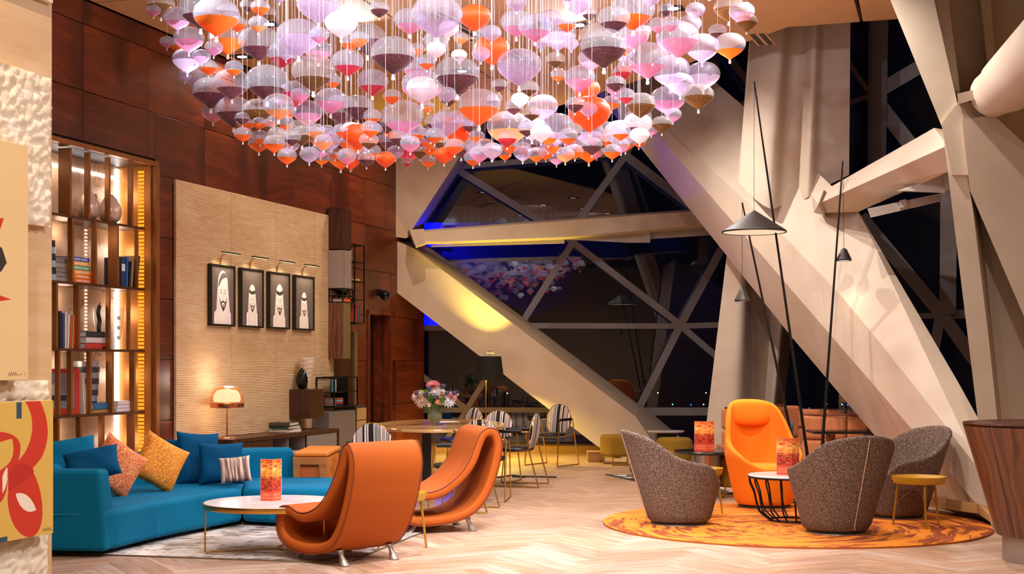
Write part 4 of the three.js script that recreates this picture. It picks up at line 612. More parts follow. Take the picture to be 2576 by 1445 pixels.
// ---------- pier with the two canvases in the left foreground ----------
{
  const p0 = [at(130, 900, 7.6).x, -7.6], pf = plane(p0, [p0[0] - DIRX * 3, p0[1] - DIRZ * 3]);
  const t = struct('pillar_1');
  const back = -0.9, xL = -420;
  const blockPx = (x1, ya, yb, o, mat, name, bump) => { const f = (x, y, q) => pf(x, y, q), Y = (p) => pf(x1, p, o).y; const a = pf(xL, 500, o), b = pf(x1, 500, o); const u = V(b.x - a.x, 0, b.z - a.z), l = u.length(), y1 = Y(ya), y0 = Y(yb); const g = bump ? bump(l, y1 - y0, o - back) : uvBox(rbox(l, y1 - y0, o - back, 0, 0, 0, 0.004, 1), 1); const m = part(name, g, mat, t); m.rotation.y = WTURN; const n = V(-DIRZ, 0, DIRX); m.position.set((a.x + b.x) / 2, (y0 + y1) / 2, (a.z + b.z) / 2).addScaledVector(n, -(o - back) / 2); return m; };
  const rough = (l, h, d) => { // chiselled block: dented front and end
    const g = grid(Math.ceil(l / 0.016), Math.ceil(h / 0.016), (a, b) => { const ex = Math.min(1, (1 - a) * l / 0.02), ey = Math.min(1, b * h / 0.02, (1 - b) * h / 0.02), e = Math.min(ex, ey); const X = a * l * 22, Y = b * h * 30; let m = 9; for (let i = -1; i < 2; i++) for (let j = -1; j < 2; j++) { const cx = Math.floor(X) + i, cy = Math.floor(Y) + j; m = Math.min(m, Math.hypot(X - cx - hash(cx, cy, 7), Y - cy - hash(cx, cy, 8))); } return [-l / 2 + a * l, -h / 2 + b * h, d / 2 - 0.034 * Math.min(1, m) - 0.01 * (1 - e), a * l, b * h]; });
    return join([g, box(l - 0.01, h - 0.004, d - 0.03, 0, 0, -0.012)]); };
  M.trav = std(0xffffff, { map: T.travertine, roughness: 0.6 }); M.stone = std(0xffffff, { map: T.stone, roughness: 0.9 });
  blockPx(134, -60, 9, 0.03, M.stone, 'cornice'); blockPx(131, -300, 1600, 0.0, M.trav, 'core_panel');
  blockPx(137, 196, 572, 0.06, M.stone, 'chiselled_block', rough); blockPx(134, 957, 1008, 0.05, M.stone, 'chiselled_block', rough); blockPx(129, 1345, 1600, 0.05, M.stone, 'chiselled_block', rough);
  const canvas = (x0, x1, ya, yb, o, label, W, H, draw) => { const a = pf(x0, 500, o), b = pf(x1, 500, o), l = Math.hypot(b.x - a.x, b.z - a.z), y1 = pf(x1, ya, o).y, y0 = pf(x1, yb, o).y, h = y1 - y0; const c = thing('canvas_painting', label, 'painting', [(a.x + b.x) / 2, (y0 + y1) / 2, (a.z + b.z) / 2], WTURN); part('stretcher', rbox(l, h, 0.05, 0, 0, -0.027, 0.004, 1), std(0xd8bc84), c); part('painted_face', new THREE.PlaneGeometry(l - 0.004, h - 0.004).translate(0, 0, 0.0005), std(0xffffff, { map: canvasTex(W, H, draw), roughness: 0.75 }), c); };
  const mark = (g, x, y) => { g.strokeStyle = '#5a4626'; g.lineWidth = 2; g.beginPath(); g.moveTo(x, y); for (let i = 0; i < 9; i++) g.lineTo(x + i * 5, y + (i % 2 ? -9 : 5)); g.lineTo(x + 66, y - 1); g.moveTo(x + 78, y - 8); g.lineTo(x + 78, y + 6); g.stroke(); };
  // upper canvas: 300 px of photograph wide, right edge at x 71
  canvas(-260, 71, 368, 957, 0.115, 'cream canvas with red and black angular shapes, upper on the stone pier', 560, 1000, (g, W, H) => { g.fillStyle = '#e3c795'; g.fillRect(0, 0, W, H); const X = (x) => (x + 260) / 331 * W, Y = (y) => (y - 368) / 589 * H; g.fillStyle = '#c5321c'; const po = (p) => { g.beginPath(); p.forEach((q, i) => i ? g.lineTo(X(q[0]), Y(q[1])) : g.moveTo(X(q[0]), Y(q[1]))); g.fill(); }; po([[-200, 600], [3, 558], [-8, 590], [-160, 700]]); po([[-200, 700], [24, 757], [-200, 800]]); g.fillStyle = '#2a2420'; po([[-60, 610], [-2, 632], [11, 667], [-4, 690], [-80, 720]]); mark(g, X(16), Y(943)); });
  canvas(-200, 134, 1007, 1342, 0.115, 'yellow canvas with looping red ribbon shapes, lower on the stone pier', 560, 600, (g, W, H) => { g.fillStyle = '#d9b456'; g.fillRect(0, 0, W, H); const X = (x) => (x + 200) / 334 * W, Y = (y) => (y - 1007) / 335 * H; const B = (c, p) => { g.fillStyle = c; g.beginPath(); g.moveTo(X(p[0]), Y(p[1])); for (let i = 2; i < p.length; i += 6) g.bezierCurveTo(X(p[i]), Y(p[i + 1]), X(p[i + 2]), Y(p[i + 3]), X(p[i + 4]), Y(p[i + 5])); g.closePath(); g.fill(); };
    B('#c8301a', [55, 1007, 95, 1060, 70, 1140, 20, 1160, 0, 1165, 5, 1170, 2, 1180, 60, 1200, 80, 1170, 100, 1150, 125, 1110, 125, 1060, 97, 1007]); B('#c8301a', [9, 1230, 5, 1280, 35, 1345, 75, 1342, 115, 1335, 110, 1240, 78, 1184, 50, 1190, 20, 1200, 9, 1230]); B('#b82414', [10, 1170, 40, 1150, 75, 1160, 80, 1182, 60, 1200, 30, 1210, 10, 1225]); B('#c8301a', [-120, 1110, -60, 1060, 30, 1070, 42, 1110, 45, 1140, 35, 1150, 33, 1158, 20, 1175, 5, 1180, 8, 1200, 0, 1300, -100, 1250, -120, 1110]); B('#d9b456', [-60, 1130, -30, 1100, 0, 1100, 20, 1095, 30, 1130, 20, 1150, 5, 1160, -30, 1180, -60, 1200, -60, 1130]); B('#f0e2d4', [30, 1230, 60, 1225, 78, 1255, 86, 1277, 60, 1290, 35, 1260, 30, 1230]); B('#f0e2d4', [-5, 1185, 0, 1170, 5, 1165, 8, 1163, 10, 1190, 5, 1215, -5, 1225]);
    g.fillStyle = '#2a4a60'; g.fillRect(X(32), Y(1008), W * 14 / 334, H * 40 / 335); g.fillRect(X(-60), Y(1330), W * 68 / 334, H * 14 / 335); mark(g, X(104), Y(1332)); });
}
// ---------- left lounge: rug, sofa, cushions, coffee table, loop chairs ----------
{ const a = fl(110, 1393), b = fl(870, 1419); const len = Math.hypot(b.x - a.x, b.z - a.z), turn = Math.atan2(-(b.z - a.z), b.x - a.x); const t = thing('area_rug', 'large distressed grey and brown rug under the blue sofa', 'rug', [(a.x + b.x) / 2, 0.0, (a.z + b.z) / 2], turn);
  part('pile', uvBox(rbox(len + 0.6, 0.012, 3.1, -0.3, 0.006, -1.55, 0.004, 1), 0.4), std(0xffffff, { map: T.greyrug, roughness: 0.95 }), t); part('edge_binding', [box(len + 0.62, 0.01, 0.012, -0.3, 0.006, 0.004), box(0.012, 0.01, 3.1, len / 2 + 0.002, 0.006, -1.55)], std(0x6b5b4c), t); }
const velvet = new THREE.MeshPhysicalMaterial({ color: 0x00688f, roughness: 0.8, specularIntensity: 0.25, sheen: 0.12, sheenRoughness: 0.4, sheenColor: new THREE.Color(0x2fb4f0) });
const velvetDark = new THREE.MeshPhysicalMaterial({ color: 0x004a74, roughness: 0.8, specularIntensity: 0.25, sheen: 0.12, sheenRoughness: 0.45, sheenColor: new THREE.Color(0x1f90cc) });
const seam = std(0x2c8cc0, { roughness: 0.8 });
{
  const t = thing('corner_sofa', 'long curved corner sofa in petrol-blue velvet', 'sofa');
  // footprint points in plan
  const front = spline([[-2.97, -10.38], [-2.84, -10.95], [-2.66, -11.55], [-2.44, -12.12], [-2.36, -12.3]], 16);
  const seat1 = [[-3.62, -10.42], [-3.0, -10.4], ...front.slice(1), [-2.5, -13.2], [-3.4, -12.9], [-3.75, -12.3]];
  part('seat_section', slab(seat1, 0.045, 0.345, 0.05, 5), velvet, t);
  const seat2 = [[-2.35, -12.33], ...spline([[-2.1, -12.22], [-1.85, -12.2], [-1.6, -12.27], [-1.46, -12.5], [-1.45, -12.9], [-1.6, -13.3], [-2.0, -13.55]], 20), [-2.7, -13.4], [-2.5, -13.15]];
  part('seat_section', slab(seat2, 0.045, 0.35, 0.05, 5), velvet, t);
  const backIn = spline([[-3.62, -11.2], [-3.6, -12.2], [-3.42, -12.6], [-3.02, -12.98], [-2.7, -13.25], [-2.42, -13.4], [-2.09, -13.47]], 26), backOut = backIn.map((p, i) => { const a = backIn[Math.max(0, i - 1)], b = backIn[Math.min(backIn.length - 1, i + 1)]; const l = Math.hypot(b[0] - a[0], b[1] - a[1]); return [p[0] + (b[1] - a[1]) / l * 0.26, p[1] - (b[0] - a[0]) / l * 0.26]; });
  part('backrest', slab([...backIn, ...backOut.reverse()], 0.05, 0.62, 0.05, 5), velvet, t);
  // arm: faces taper inwards towards the top
  const arm = (() => { const w = 0.66, pts = []; const prof = [[0, 0.045], [0.012, 0.03]]; return rbox(0.68, 0.6, 0.3, 0, 0, 0, 0.035, 4); })();
  { const p = arm.attributes.position; for (let i = 0; i < p.count; i++) { const k = (p.getY(i) + 0.3) / 0.6; if (p.getX(i) > 0) p.setX(i, p.getX(i) - 0.05 * k - 0.0); if (p.getZ(i) < 0) p.setZ(i, p.getZ(i) + 0.1 * k); } arm.computeVertexNormals(); }
  const am = part('armrest', arm, velvet, t); am.position.set(-3.31, 0.345, -10.53); am.rotation.y = -0.04;
  part('piping', [rod([-2.992, 0.06, -10.386], [-3.035, 0.62, -10.395], 0.004, 6), rod([-3.64, 0.32, -10.365], [-2.985, 0.32, -10.38], 0.003, 6), tube([[-2.79, 0.06, -11.13], [-2.79, 0.2, -11.13], [-2.805, 0.3, -11.14], [-2.84, 0.345, -11.16]], 0.003, 16, 6)], seam, t);
  for (const [x, z] of [[-3.5, -10.6], [-2.6, -12.0], [-1.7, -12.5], [-2.2, -13.4], [-3.6, -12.3], [-3.1, -10.6]]) part('foot', cyl(0.03, 0.03, 0.036, x, 0.03, z, 12), M.black, t);
}
function pillowGeo(w, h, d, puff = 1, n = 22) {
  const side = (s) => grid(n, n, (u, v) => { const x = u * 2 - 1, y = v * 2 - 1; const e = Math.pow(1 - x * x * x * x, 0.55) * Math.pow(1 - y * y * y * y, 0.55); const pin = 1 - 0.07 * (1 - Math.pow(Math.max(Math.abs(x), 0.0), 2)) * Math.abs(y) ** 6 - 0.0; const pin2 = 1 - 0.07 * (1 - y * y) * Math.abs(x) ** 6; return [s * x * w / 2 * pin2, y * h / 2 * pin, s * d / 2 * e * (1 + 0.06 * Math.sin(x * 5 + y * 4) * puff), u * w * 2, v * h * 2]; });
  return join([side(1), side(-1)]);
}
const leo = (base, dots) => std(0xffffff, { map: tex(256, 256, (u, v) => mix(hex(dots), hex(base), cl((Math.abs(fbm(u * 56, v * 56, 161, 2, 56, 56) - 0.5) - 0.05) * 12))), roughness: 0.85 });
function cushion(label, px, py, d, w, h, thick, mat, roll, yaw, tilt, extra) {
  const p = at(px, py, d), o = thing('cushion', label, 'cushion', [p.x, p.y, p.z], 0); o.rotation.set(tilt, yaw, roll, 'YXZ');
  part('cover', pillowGeo(w, h, thick), mat, o);
  if (extra) part('piping', tube([[-w / 2, -h / 2, 0], [0, -h / 2 * 0.935, 0], [w / 2, -h / 2, 0], [w / 2 * 0.935, 0, 0], [w / 2, h / 2, 0], [0, h / 2 * 0.935, 0], [-w / 2, h / 2, 0], [-w / 2 * 0.935, 0, 0]].map((q) => [q[0] * 0.992, q[1] * 0.992, 0]), 0.005, 80, 6, true), extra || mat, o);
  return o;
}
cushion('large blue velvet back cushion at the far left of the sofa, beside the stone pier', 165, 1150, 11.5, 0.5, 0.3, 0.16, velvet, 0.16, 0.3, -0.35);
cushion('dark blue velvet cushion lying low behind the left armrest', 232, 1168, 11.0, 0.42, 0.26, 0.14, velvetDark, 0.22, 0.15, -0.5);
cushion('coral speckled square cushion tipped on its corner behind the left armrest', 293, 1176, 11.55, 0.42, 0.42, 0.15, leo(0xc8553a, 0xe9b66a), -0.62, 0.75, -0.1);
cushion('orange and gold speckled square cushion standing on its corner mid-sofa', 402, 1166, 12.0, 0.42, 0.42, 0.16, leo(0xc46a12, 0xf0b048), -0.52, 0.7, -0.12);
cushion('large deep-blue back cushion, tallest on the sofa', 497, 1156, 12.85, 0.4, 0.5, 0.17, velvetDark, -0.07, 0.55, -0.2);
cushion('blue velvet cushion in front of the tallest one', 556, 1167, 12.65, 0.4, 0.38, 0.15, velvetDark, 0.0, 0.3, -0.2);
cushion('small oblong cushion in beige and brown stripes, rightmost on the sofa', 592, 1182, 12.4, 0.27, 0.23, 0.11, std(0xffffff, { map: tex(128, 64, (u, v) => { const k = fbm(u * 40, v * 3, 181, 2, 40, 3); return mix(hex(0x6a4c48), hex(0xe2c8b4), cl((k - 0.35) * 3.2)); }), roughness: 0.9 }), 0.08, 0.25, -0.22);
{ const p = at(437, 1122, 13.15), o = thing('bolster', 'blue velvet roll bolster on top of the sofa back', 'cushion', [p.x, p.y, p.z], -0.6); part('roll', new THREE.CapsuleGeometry(0.055, 0.3, 8, 18).rotateZ(Math.PI / 2), velvetDark, o); part('end_seam', new THREE.TorusGeometry(0.053, 0.003, 6, 24).rotateY(Math.PI / 2).translate(-0.15, 0, 0), seam, o); }
// marble coffee table
const coffeeD = 10.75;
{
  const c = at(690, 1262, coffeeD), R = 0.535, t = thing('coffee_table', 'round white marble coffee table with thin gold rim and legs', 'table', [c.x, 0, c.z], 0.2), h = c.y;
  part('top', lathe([[0.001, h - 0.014], [R - 0.01, h - 0.014], [R - 0.006, h - 0.002], [R - 0.01, h], [0.001, h]], 64), M.whitemarble, t);
  part('rim', lathe([[R - 0.012, h - 0.042], [R, h - 0.042], [R + 0.002, h - 0.004], [R - 0.006, h - 0.003], [R - 0.012, h - 0.04]], 64), M.brass, t);
  for (let i = 0; i < 3; i++) { const a = Math.PI + 0.2 - i * 2.094; part('leg', rod([Math.cos(a) * (R - 0.01), 0.02, -Math.sin(a) * (R - 0.01)], [Math.cos(a) * (R - 0.012), h - 0.04, -Math.sin(a) * (R - 0.012)], 0.007, 10), M.brass, t); part('floor_bar', rod([Math.cos(a) * (R - 0.01), 0.021, -Math.sin(a) * (R - 0.01)], [0, 0.021, 0], 0.006, 8), M.brass, t); }
}
const menuTex = canvasTex(256, 640, (g, W, H) => {
  let s = 77; const r = () => { s = (s * 16807) % 2147483647; return s / 2147483647; };
  const gr = g.createLinearGradient(0, 0, 0, H); gr.addColorStop(0, '#e0682c'); gr.addColorStop(0.2, '#f4b456'); gr.addColorStop(0.4, '#f2a040'); gr.addColorStop(0.55, '#d0482a'); gr.addColorStop(0.75, '#b8301e'); g.fillStyle = gr; g.fillRect(0, 0, W, H);
  const cols = ['#fbd28c', '#f4a040', '#c83a1e', '#7a1c14', '#e86a30'];
  for (let i = 0; i < 260; i++) { const y = r() * H * 0.76, k = Math.min(4, Math.floor(r() * 2 + Math.abs(y / H - 0.25) * 6)); g.globalAlpha = 0.25 + r() * 0.5; g.fillStyle = cols[k]; const w = 14 + r() * 90, h = 4 + r() * 46; g.fillRect(r() * W - 30, y, w, h * (r() < 0.5 ? 0.3 : 1)); }
  g.globalAlpha = 0.85; for (let i = 0; i < 60; i++) { const y = H * (0.4 + r() * 0.34); g.fillStyle = r() < 0.6 ? '#641410' : '#d84424'; g.fillRect(r() * W - 20, y, 16 + r() * 80, 2 + r() * 9); }
  g.globalAlpha = 1; g.fillStyle = '#e2502c'; g.fillRect(0, H * 0.76, W, H * 0.24);
  g.fillStyle = '#f6c8a8'; g.font = '44px sans-serif'; g.textAlign = 'center'; g.fillText('A N D A Z', W / 2, H * 0.86); g.fillText('L O U N G E', W / 2, H * 0.935, W - 24); g.fillRect(W / 2 - 5, H * 0.965, 10, 6);
});
const menuMat = std(0xffffff, { map: menuTex, roughness: 0.45 });
function menuStand(label, pos, w, h, turn) {
  const t = thing('menu_stand', label, 'menu', pos, turn); const q = w * 0.5; const dz = w * 0.2;
  const face = (x0, z0, x1, z1) => { const g = new THREE.BufferGeometry(); const l = Math.hypot(x1 - x0, z1 - z0), nx = -(z1 - z0) / l * 0.0, th = 0.003; g.setAttribute('position', new THREE.Float32BufferAttribute([x0, 0, z0, x1, 0, z1, x1, h, z1, x0, 0, z0, x1, h, z1, x0, h, z0], 3)); g.setAttribute('uv', new THREE.Float32BufferAttribute([0, 0, 1, 0, 1, 1, 0, 0, 1, 1, 0, 1], 2)); g.computeVertexNormals(); return g; };
  const board = (x0, z0, x1, z1) => { const a = Math.atan2(-(z1 - z0), x1 - x0), l = Math.hypot(x1 - x0, z1 - z0); return box(l, h, 0.005, 0, h / 2, 0).rotateY(a).translate((x0 + x1) / 2, 0, (z0 + z1) / 2 - 0.004); };
  for (const [x0, z0, x1, z1] of [[-w * 0.52, -0.02, w * 0.1, 0.03], [w * 0.1, 0.03, w * 0.52, -0.04]]) { const b = part('panel', board(x0, z0, x1, z1), M.paper, t); part('print', face(x0, z0, x1, z1), menuMat, b); }
}
{ const p = at(681, 1263, coffeeD + 0.05); menuStand('folded orange printed menu card standing on the marble coffee table', [p.x, p.y + 0.001, p.z], 0.15, 0.325, 0.1); }
// orange loop chairs: a closed band seen from its side, forward = +x
const leather = new THREE.MeshPhysicalMaterial({ color: 0xa65016, roughness: 0.72, specularIntensity: 0.4, sheen: 0.1, sheenRoughness: 0.5, sheenColor: new THREE.Color(0xff9a50), clearcoat: 0 });
const leatherIn = std(0x8a3408, { roughness: 0.7 });
function loopChair(label, pos, turn, outline, W, feet, first) {
  const t = thing('lounge_chair', label, 'lounge chair', pos, turn, 'orange loop lounge chairs');
  const curve = new THREE.CatmullRomCurve3(outline.map((p) => V(p[0], p[1], 0)), true, 'centripetal'), N = 120, P = curve.getSpacedPoints(N).slice(0, N);
  const nrm = P.map((p, i) => { const a = P[(i + N - 1) % N], b = P[(i + 1) % N]; const l = Math.hypot(b.x - a.x, b.y - a.y); return [(b.y - a.y) / l, -(b.x - a.x) / l]; });
  const th = 0.074, r = 0.03; // rounded cross-section, running outside -> side -> inside -> side
  const sec = []; const arc = (cx, cz, a0, a1) => { for (let i = 0; i <= 4; i++) { const a = a0 + (a1 - a0) * i / 4; sec.push([cx + Math.cos(a) * r, cz + Math.sin(a) * r]); } };
  arc(-r * 0 - r, W / 2 - r, 0, Math.PI / 2); arc(-th + r, W / 2 - r, Math.PI / 2, Math.PI); arc(-th + r, -W / 2 + r, Math.PI, Math.PI * 1.5); arc(-r, -W / 2 + r, Math.PI * 1.5, Math.PI * 2); sec.push(sec[0]);
  const ns = sec.length - 1;
  const g = grid(N, ns, (u, v) => { const i = Math.round(u * N) % N, s = sec[Math.round(v * ns)]; return [P[i].x + nrm[i][0] * s[0], P[i].y + nrm[i][1] * s[0], s[1], u * 6, v * 2]; }, true);
  part('upholstered_loop', g, leather, t);
  for (const s of [-1, 1]) part('piping', tube(P.filter((_, i) => i % 2 === 0).map((p, i) => { const k = i * 2; return [p.x - nrm[k][0] * 0.004, p.y - nrm[k][1] * 0.004, s * (W / 2 - 0.006)]; }), 0.0045, 160, 6, true), std(0x7a3208, { roughness: 0.6 }), t);
  for (const [x, z] of feet) { const top = Math.min(...P.filter((p) => Math.abs(p.x - x) < 0.06).map((p) => p.y)) + 0.012; const f = lathe([[0.001, 0], [0.034, 0], [0.036, 0.01], [0.026, 0.04], [0.017, 0.07], [0.02, 0.095], [0.032, top], [0.001, top]], 18); const q = f.attributes.position; for (let i = 0; i < q.count; i++) q.setX(i, q.getX(i) + (1 - q.getY(i) / top) * (x < 0.2 ? -0.06 : 0.06)); f.computeVertexNormals(); part('foot', f.translate(x, 0, z), M.taupeMetal, t); }
  return t;
}
const PROF = [[0.614, 0.25], [0.605, 0.34], [0.568, 0.386], [0.475, 0.401], [0.346, 0.362], [0.234, 0.375], [0.123, 0.431], [0.035, 0.521], [-0.042, 0.637], [-0.094, 0.751], [-0.128, 0.835], [-0.187, 0.879], [-0.242, 0.821], [-0.263, 0.704], [-0.232, 0.532], [-0.187, 0.391], [-0.12, 0.248], [-0.025, 0.135], [0.123, 0.078], [0.301, 0.066], [0.5, 0.1], [0.59, 0.17]];
{ // near chair, back towards the camera
  const A = fl(853, 1424), W = 0.66, turn = Math.atan2(0.681, -0.733); const zx = Math.sin(turn), zz = Math.cos(turn), k = W / 2 - 0.09;
  loopChair('orange leather loop chair seen from behind, nearest the camera', [A.x + zx * k, 0, A.z + zz * k], turn, PROF, W, [[-0.0, 0.235], [-0.0, -0.235], [0.42, 0.235], [0.42, -0.235]]);
}
{ const f1 = fl(1175, 1338), W = 0.66, turn = Math.atan2(-0.326, -0.945), zx = Math.sin(turn), zz = Math.cos(turn), k = W / 2 - 0.07;
  const P2 = [[-0.112, 0.857], [-0.19, 0.888], [-0.262, 0.854], [-0.299, 0.752], [-0.288, 0.634], [-0.245, 0.466], [-0.173, 0.299], [-0.067, 0.172], [0.075, 0.1], [0.285, 0.066], [0.47, 0.07], [0.58, 0.115], [0.61, 0.2], [0.6, 0.32], [0.555, 0.385], [0.47, 0.395], [0.37, 0.355], [0.25, 0.379], [0.11, 0.475], [0.004, 0.606], [-0.049, 0.74], [-0.084, 0.82]];
  loopChair('orange leather loop chair seen from its open side, in front of the dining table', [f1.x + zx * k, 0, f1.z + zz * k], turn, P2, W, [[0.0, 0.25], [0.0, -0.25], [0.45, 0.25], [0.45, -0.25]]);
}
// yellow tray tables
const mustard = std(0xb98a1e, { roughness: 0.42 });
function trayTable(label, pos, turn) {
  const t = thing('tray_table', label, 'side table', pos, turn, 'mustard tray side tables'), h = 0.433, R = 0.232;
  part('tray', lathe([[0.001, h - 0.062], [R - 0.025, h - 0.062], [R - 0.016, h - 0.056], [R, h], [R - 0.005, h], [R - 0.02, h - 0.048], [0.001, h - 0.048]], 48), mustard, t);
  for (let i = 0; i < 3; i++) { const a = i * 2.094 + 0.3; const top = [Math.cos(a) * (R - 0.05), h - 0.06, -Math.sin(a) * (R - 0.05)], foot = [Math.cos(a) * (R - 0.005), 0.004, -Math.sin(a) * (R - 0.005)]; part('leg', rod(foot, top, 0.009, 10, 0.011), std(0xb08428, { roughness: 0.35, metalness: 0.4 }), t); const k = 0.5; part('brace', rod([top[0] + (foot[0] - top[0]) * k, top[1] + (foot[1] - top[1]) * k, top[2] + (foot[2] - top[2]) * k], [0, h - 0.065, 0], 0.004, 8), M.bronze, t); }
  part('rivet', ball(0.012, 0, h - 0.035, R - 0.014, 10, 8).scale(1, 0.5, 1).translate(0, (h - 0.035) * 0.5, 0), mustard, t);
  return t;
}
{ const a = fl(2312, 1331); trayTable('mustard-yellow round tray table at the right edge of the orange rug', [a.x, 0.022, a.z], -1.9);
  const b = at(1757, 1183, 13.2); trayTable('mustard-yellow round tray table behind the left brown armchair', [b.x, 0.022, b.z], -0.2);
  const c = at(1000, 1240, 10.95); trayTable('mustard-yellow round tray table between the two orange loop chairs', [c.x, 0, c.z], -0.4); }
// tan leather ottoman with wooden end frame beside the sofa
{
  const p = at(782, 1147, 13.4), t = thing('ottoman', 'tan leather ottoman with an open wooden end frame, right of the sofa', 'ottoman', [p.x, 0, p.z], 0.0), h = p.y;
  part('cushion', rbox(0.3, h - 0.16, 0.96, 0, h / 2 + 0.07, -0.5, 0.04, 4), std(0xc4701c, { roughness: 0.6 }), t); part('top_cover', rbox(0.33, 0.05, 1.0, 0, h + 0.012, -0.48, 0.022, 3), std(0xd07c22, { roughness: 0.55 }), t);
  const wood = std(0xd89c50, { map: T.oak, roughness: 0.5 });
  const ring = new THREE.Shape(); ring.moveTo(-0.15, 0); ring.lineTo(0.165, 0); ring.lineTo(0.155, h - 0.02); ring.lineTo(-0.16, h - 0.02); const ho = new THREE.Path(); ho.moveTo(-0.105, 0.04); ho.lineTo(-0.1, h - 0.08); ho.lineTo(0.085, h - 0.08); ho.lineTo(0.11, 0.04); ring.holes.push(ho);
  part('end_frame', new THREE.ExtrudeGeometry(ring, { depth: 0.04, bevelEnabled: true, bevelSize: 0.005, bevelThickness: 0.005, bevelSegments: 2 }), wood, t); part('end_panel', box(0.26, h - 0.06, 0.02, 0, h / 2, 0.005), std(0xb0560e, { roughness: 0.7 }), t); part('base', rbox(0.28, 0.14, 0.9, 0, 0.08, -0.5, 0.02), std(0x7a4a20), t);
}
// ---------- right group: orange rug, felt chairs, wire table, floor lamp ----------
const RC = [2.5, -12.54], RR = 1.69;
{ const t = thing('round_rug', 'round orange rug with dark wood-ring pattern', 'rug', [RC[0], 0, RC[1]], 0);
  part('pile', lathe([[0.001, 0.022], [RR - 0.012, 0.022], [RR - 0.002, 0.014]], 96), std(0xffffff, { map: T.ringrug, roughness: 0.95 }), t); part('edge', lathe([[RR - 0.004, 0.016], [RR, 0.008], [RR - 0.002, 0.0]], 96), std(0x9a4a08), t);
  const p = t.children[0].geometry, a = p.attributes.position, uv = p.attributes.uv; for (let i = 0; i < a.count; i++) uv.setXY(i, a.getX(i) / RR / 2 + 0.5, 0.5 - a.getZ(i) / RR / 2); // flat-woven pattern, in plan
}
// upholstered tub chairs: forward = +z; angle 0 at the front
function tub(name, label, pos, turn, o, group) {
  const t = thing(name, label, 'armchair', pos, turn, group), N = 72;
  const slope = (tbl, i) => i === 0 || i === tbl.length - 1 ? 0 : (tbl[i + 1][1] - tbl[i - 1][1]) / (tbl[i + 1][0] - tbl[i - 1][0]);
  const key = (tbl, a) => { a = Math.min(Math.PI, Math.abs(a)); for (let i = 0; i < tbl.length - 1; i++) if (a <= tbl[i + 1][0]) { const h = tbl[i + 1][0] - tbl[i][0], k = (a - tbl[i][0]) / h, k2 = k * k, k3 = k2 * k; return (2 * k3 - 3 * k2 + 1) * tbl[i][1] + (k3 - 2 * k2 + k) * h * slope(tbl, i) + (3 * k2 - 2 * k3) * tbl[i + 1][1] + (k3 - k2) * h * slope(tbl, i + 1); } return tbl[tbl.length - 1][1]; };
  const topY = (a) => key(o.top, a), R = (y, a) => { const back = Math.max(0, -Math.cos(a)); return (o.r0 + o.slope * y - (o.curl || 0) * y * y) * (1 - (o.narrow || 0) * Math.max(0, y - 0.5) * Math.abs(Math.sin(a))) + back * (o.lean || 0) * y; };
  const pt = (a, y, inset) => { const r = R(y, a) - inset; return [Math.sin(a) * r, y, Math.cos(a) * r]; };
  const rows = []; const nO = 16, th = o.th;
  for (let j = 0; j <= nO; j++) rows.push((a) => { const y = 0.035 + (topY(a) - th * 0.5 - 0.035) * j / nO; return pt(a, y, j === 0 ? 0.015 : 0); });
  for (let j = 1; j <= 5; j++) { const ph = j / 6 * Math.PI; rows.push((a) => { const y = topY(a) - th * 0.5 + Math.sin(ph) * th * 0.5; return pt(a, y, th * 0.5 * (1 - Math.cos(ph))); }); }
  for (let j = 0; j <= 8; j++) rows.push((a) => { const y0 = topY(a) - th * 0.5, y = y0 + (Math.min(y0, o.seat - 0.03) - y0) * j / 8; return pt(a, y, th * (1 + 0.25 * j / 8)); });
  const g = grid(N, rows.length - 1, (u, v) => { const q = rows[Math.round(v * (rows.length - 1))](u * Math.PI * 2 - Math.PI); return [...q, u * 4.5, q[1] * 2]; }, true);
  part('shell', g, o.mat, t);
  const seatR = o.r0 + o.slope * o.seat - th * 0.7;
  const sg = grid(48, 10, (u, v) => { const a = u * Math.PI * 2, k = v; const r = seatR * Math.sin(Math.min(1, k * 1.02) * Math.PI / 2); const y = o.seat - 0.05 * Math.pow(k, 6) + 0.012 * (1 - k * k); return [Math.sin(a) * r, y, Math.cos(a) * r + 0.012, Math.sin(a) * r * 2.6, Math.cos(a) * r * 2.6]; }, true);
  part('seat', sg, o.mat, t);
  part('base', [cyl(o.r0 - 0.02, o.r0 - 0.02, 0.026, 0, 0.022, 0, 48)], M.black, t); part('base_ring', lathe([[o.r0 - 0.03, 0], [o.r0 - 0.014, 0], [o.r0 - 0.014, 0.008], [o.r0 - 0.03, 0.008]], 64), M.silver, t);
  if (o.zip) { const pts = []; for (let y = 0.05; y < topY(Math.PI) - 0.01; y += 0.05) { const q = pt(Math.PI, y, -0.003); pts.push(q); } part('zip', tube(pts, 0.004, 40, 6), std(0xc8a488, { roughness: 0.5 }), t); const q = pt(Math.PI, 0.06, -0.01); part('zip_pull', rbox(0.012, 0.03, 0.006, q[0], q[1], q[2], 0.003), M.roseGold, t); }
  if (o.pillow) { const y = o.pillow, a = Math.PI; const zc = Math.cos(a) * (R(y, a) - th * 1.0 - 0.03); const pg = grid(40, 24, (u, v) => { const A = u * Math.PI * 2, B = v * Math.PI - Math.PI / 2; const c = Math.sign(Math.cos(B)) * Math.pow(Math.abs(Math.cos(B)), 0.55); const x = 0.23 * Math.sign(Math.cos(A)) * Math.pow(Math.abs(Math.cos(A)), 0.72) * c, yy = 0.13 * Math.sign(Math.sin(A)) * Math.pow(Math.abs(Math.sin(A)), 0.72) * c; return [x, yy, 0.05 * Math.sin(B)]; }, true); const m = part('head_pillow', pg, o.mat, t); m.position.set(0, y, zc + 0.06); m.rotation.x = -0.2; }
  return t;
}
const feltM = std(0xffffff, { map: T.felt, bumpMap: T.feltB, bumpScale: 0.003, roughness: 0.95 });
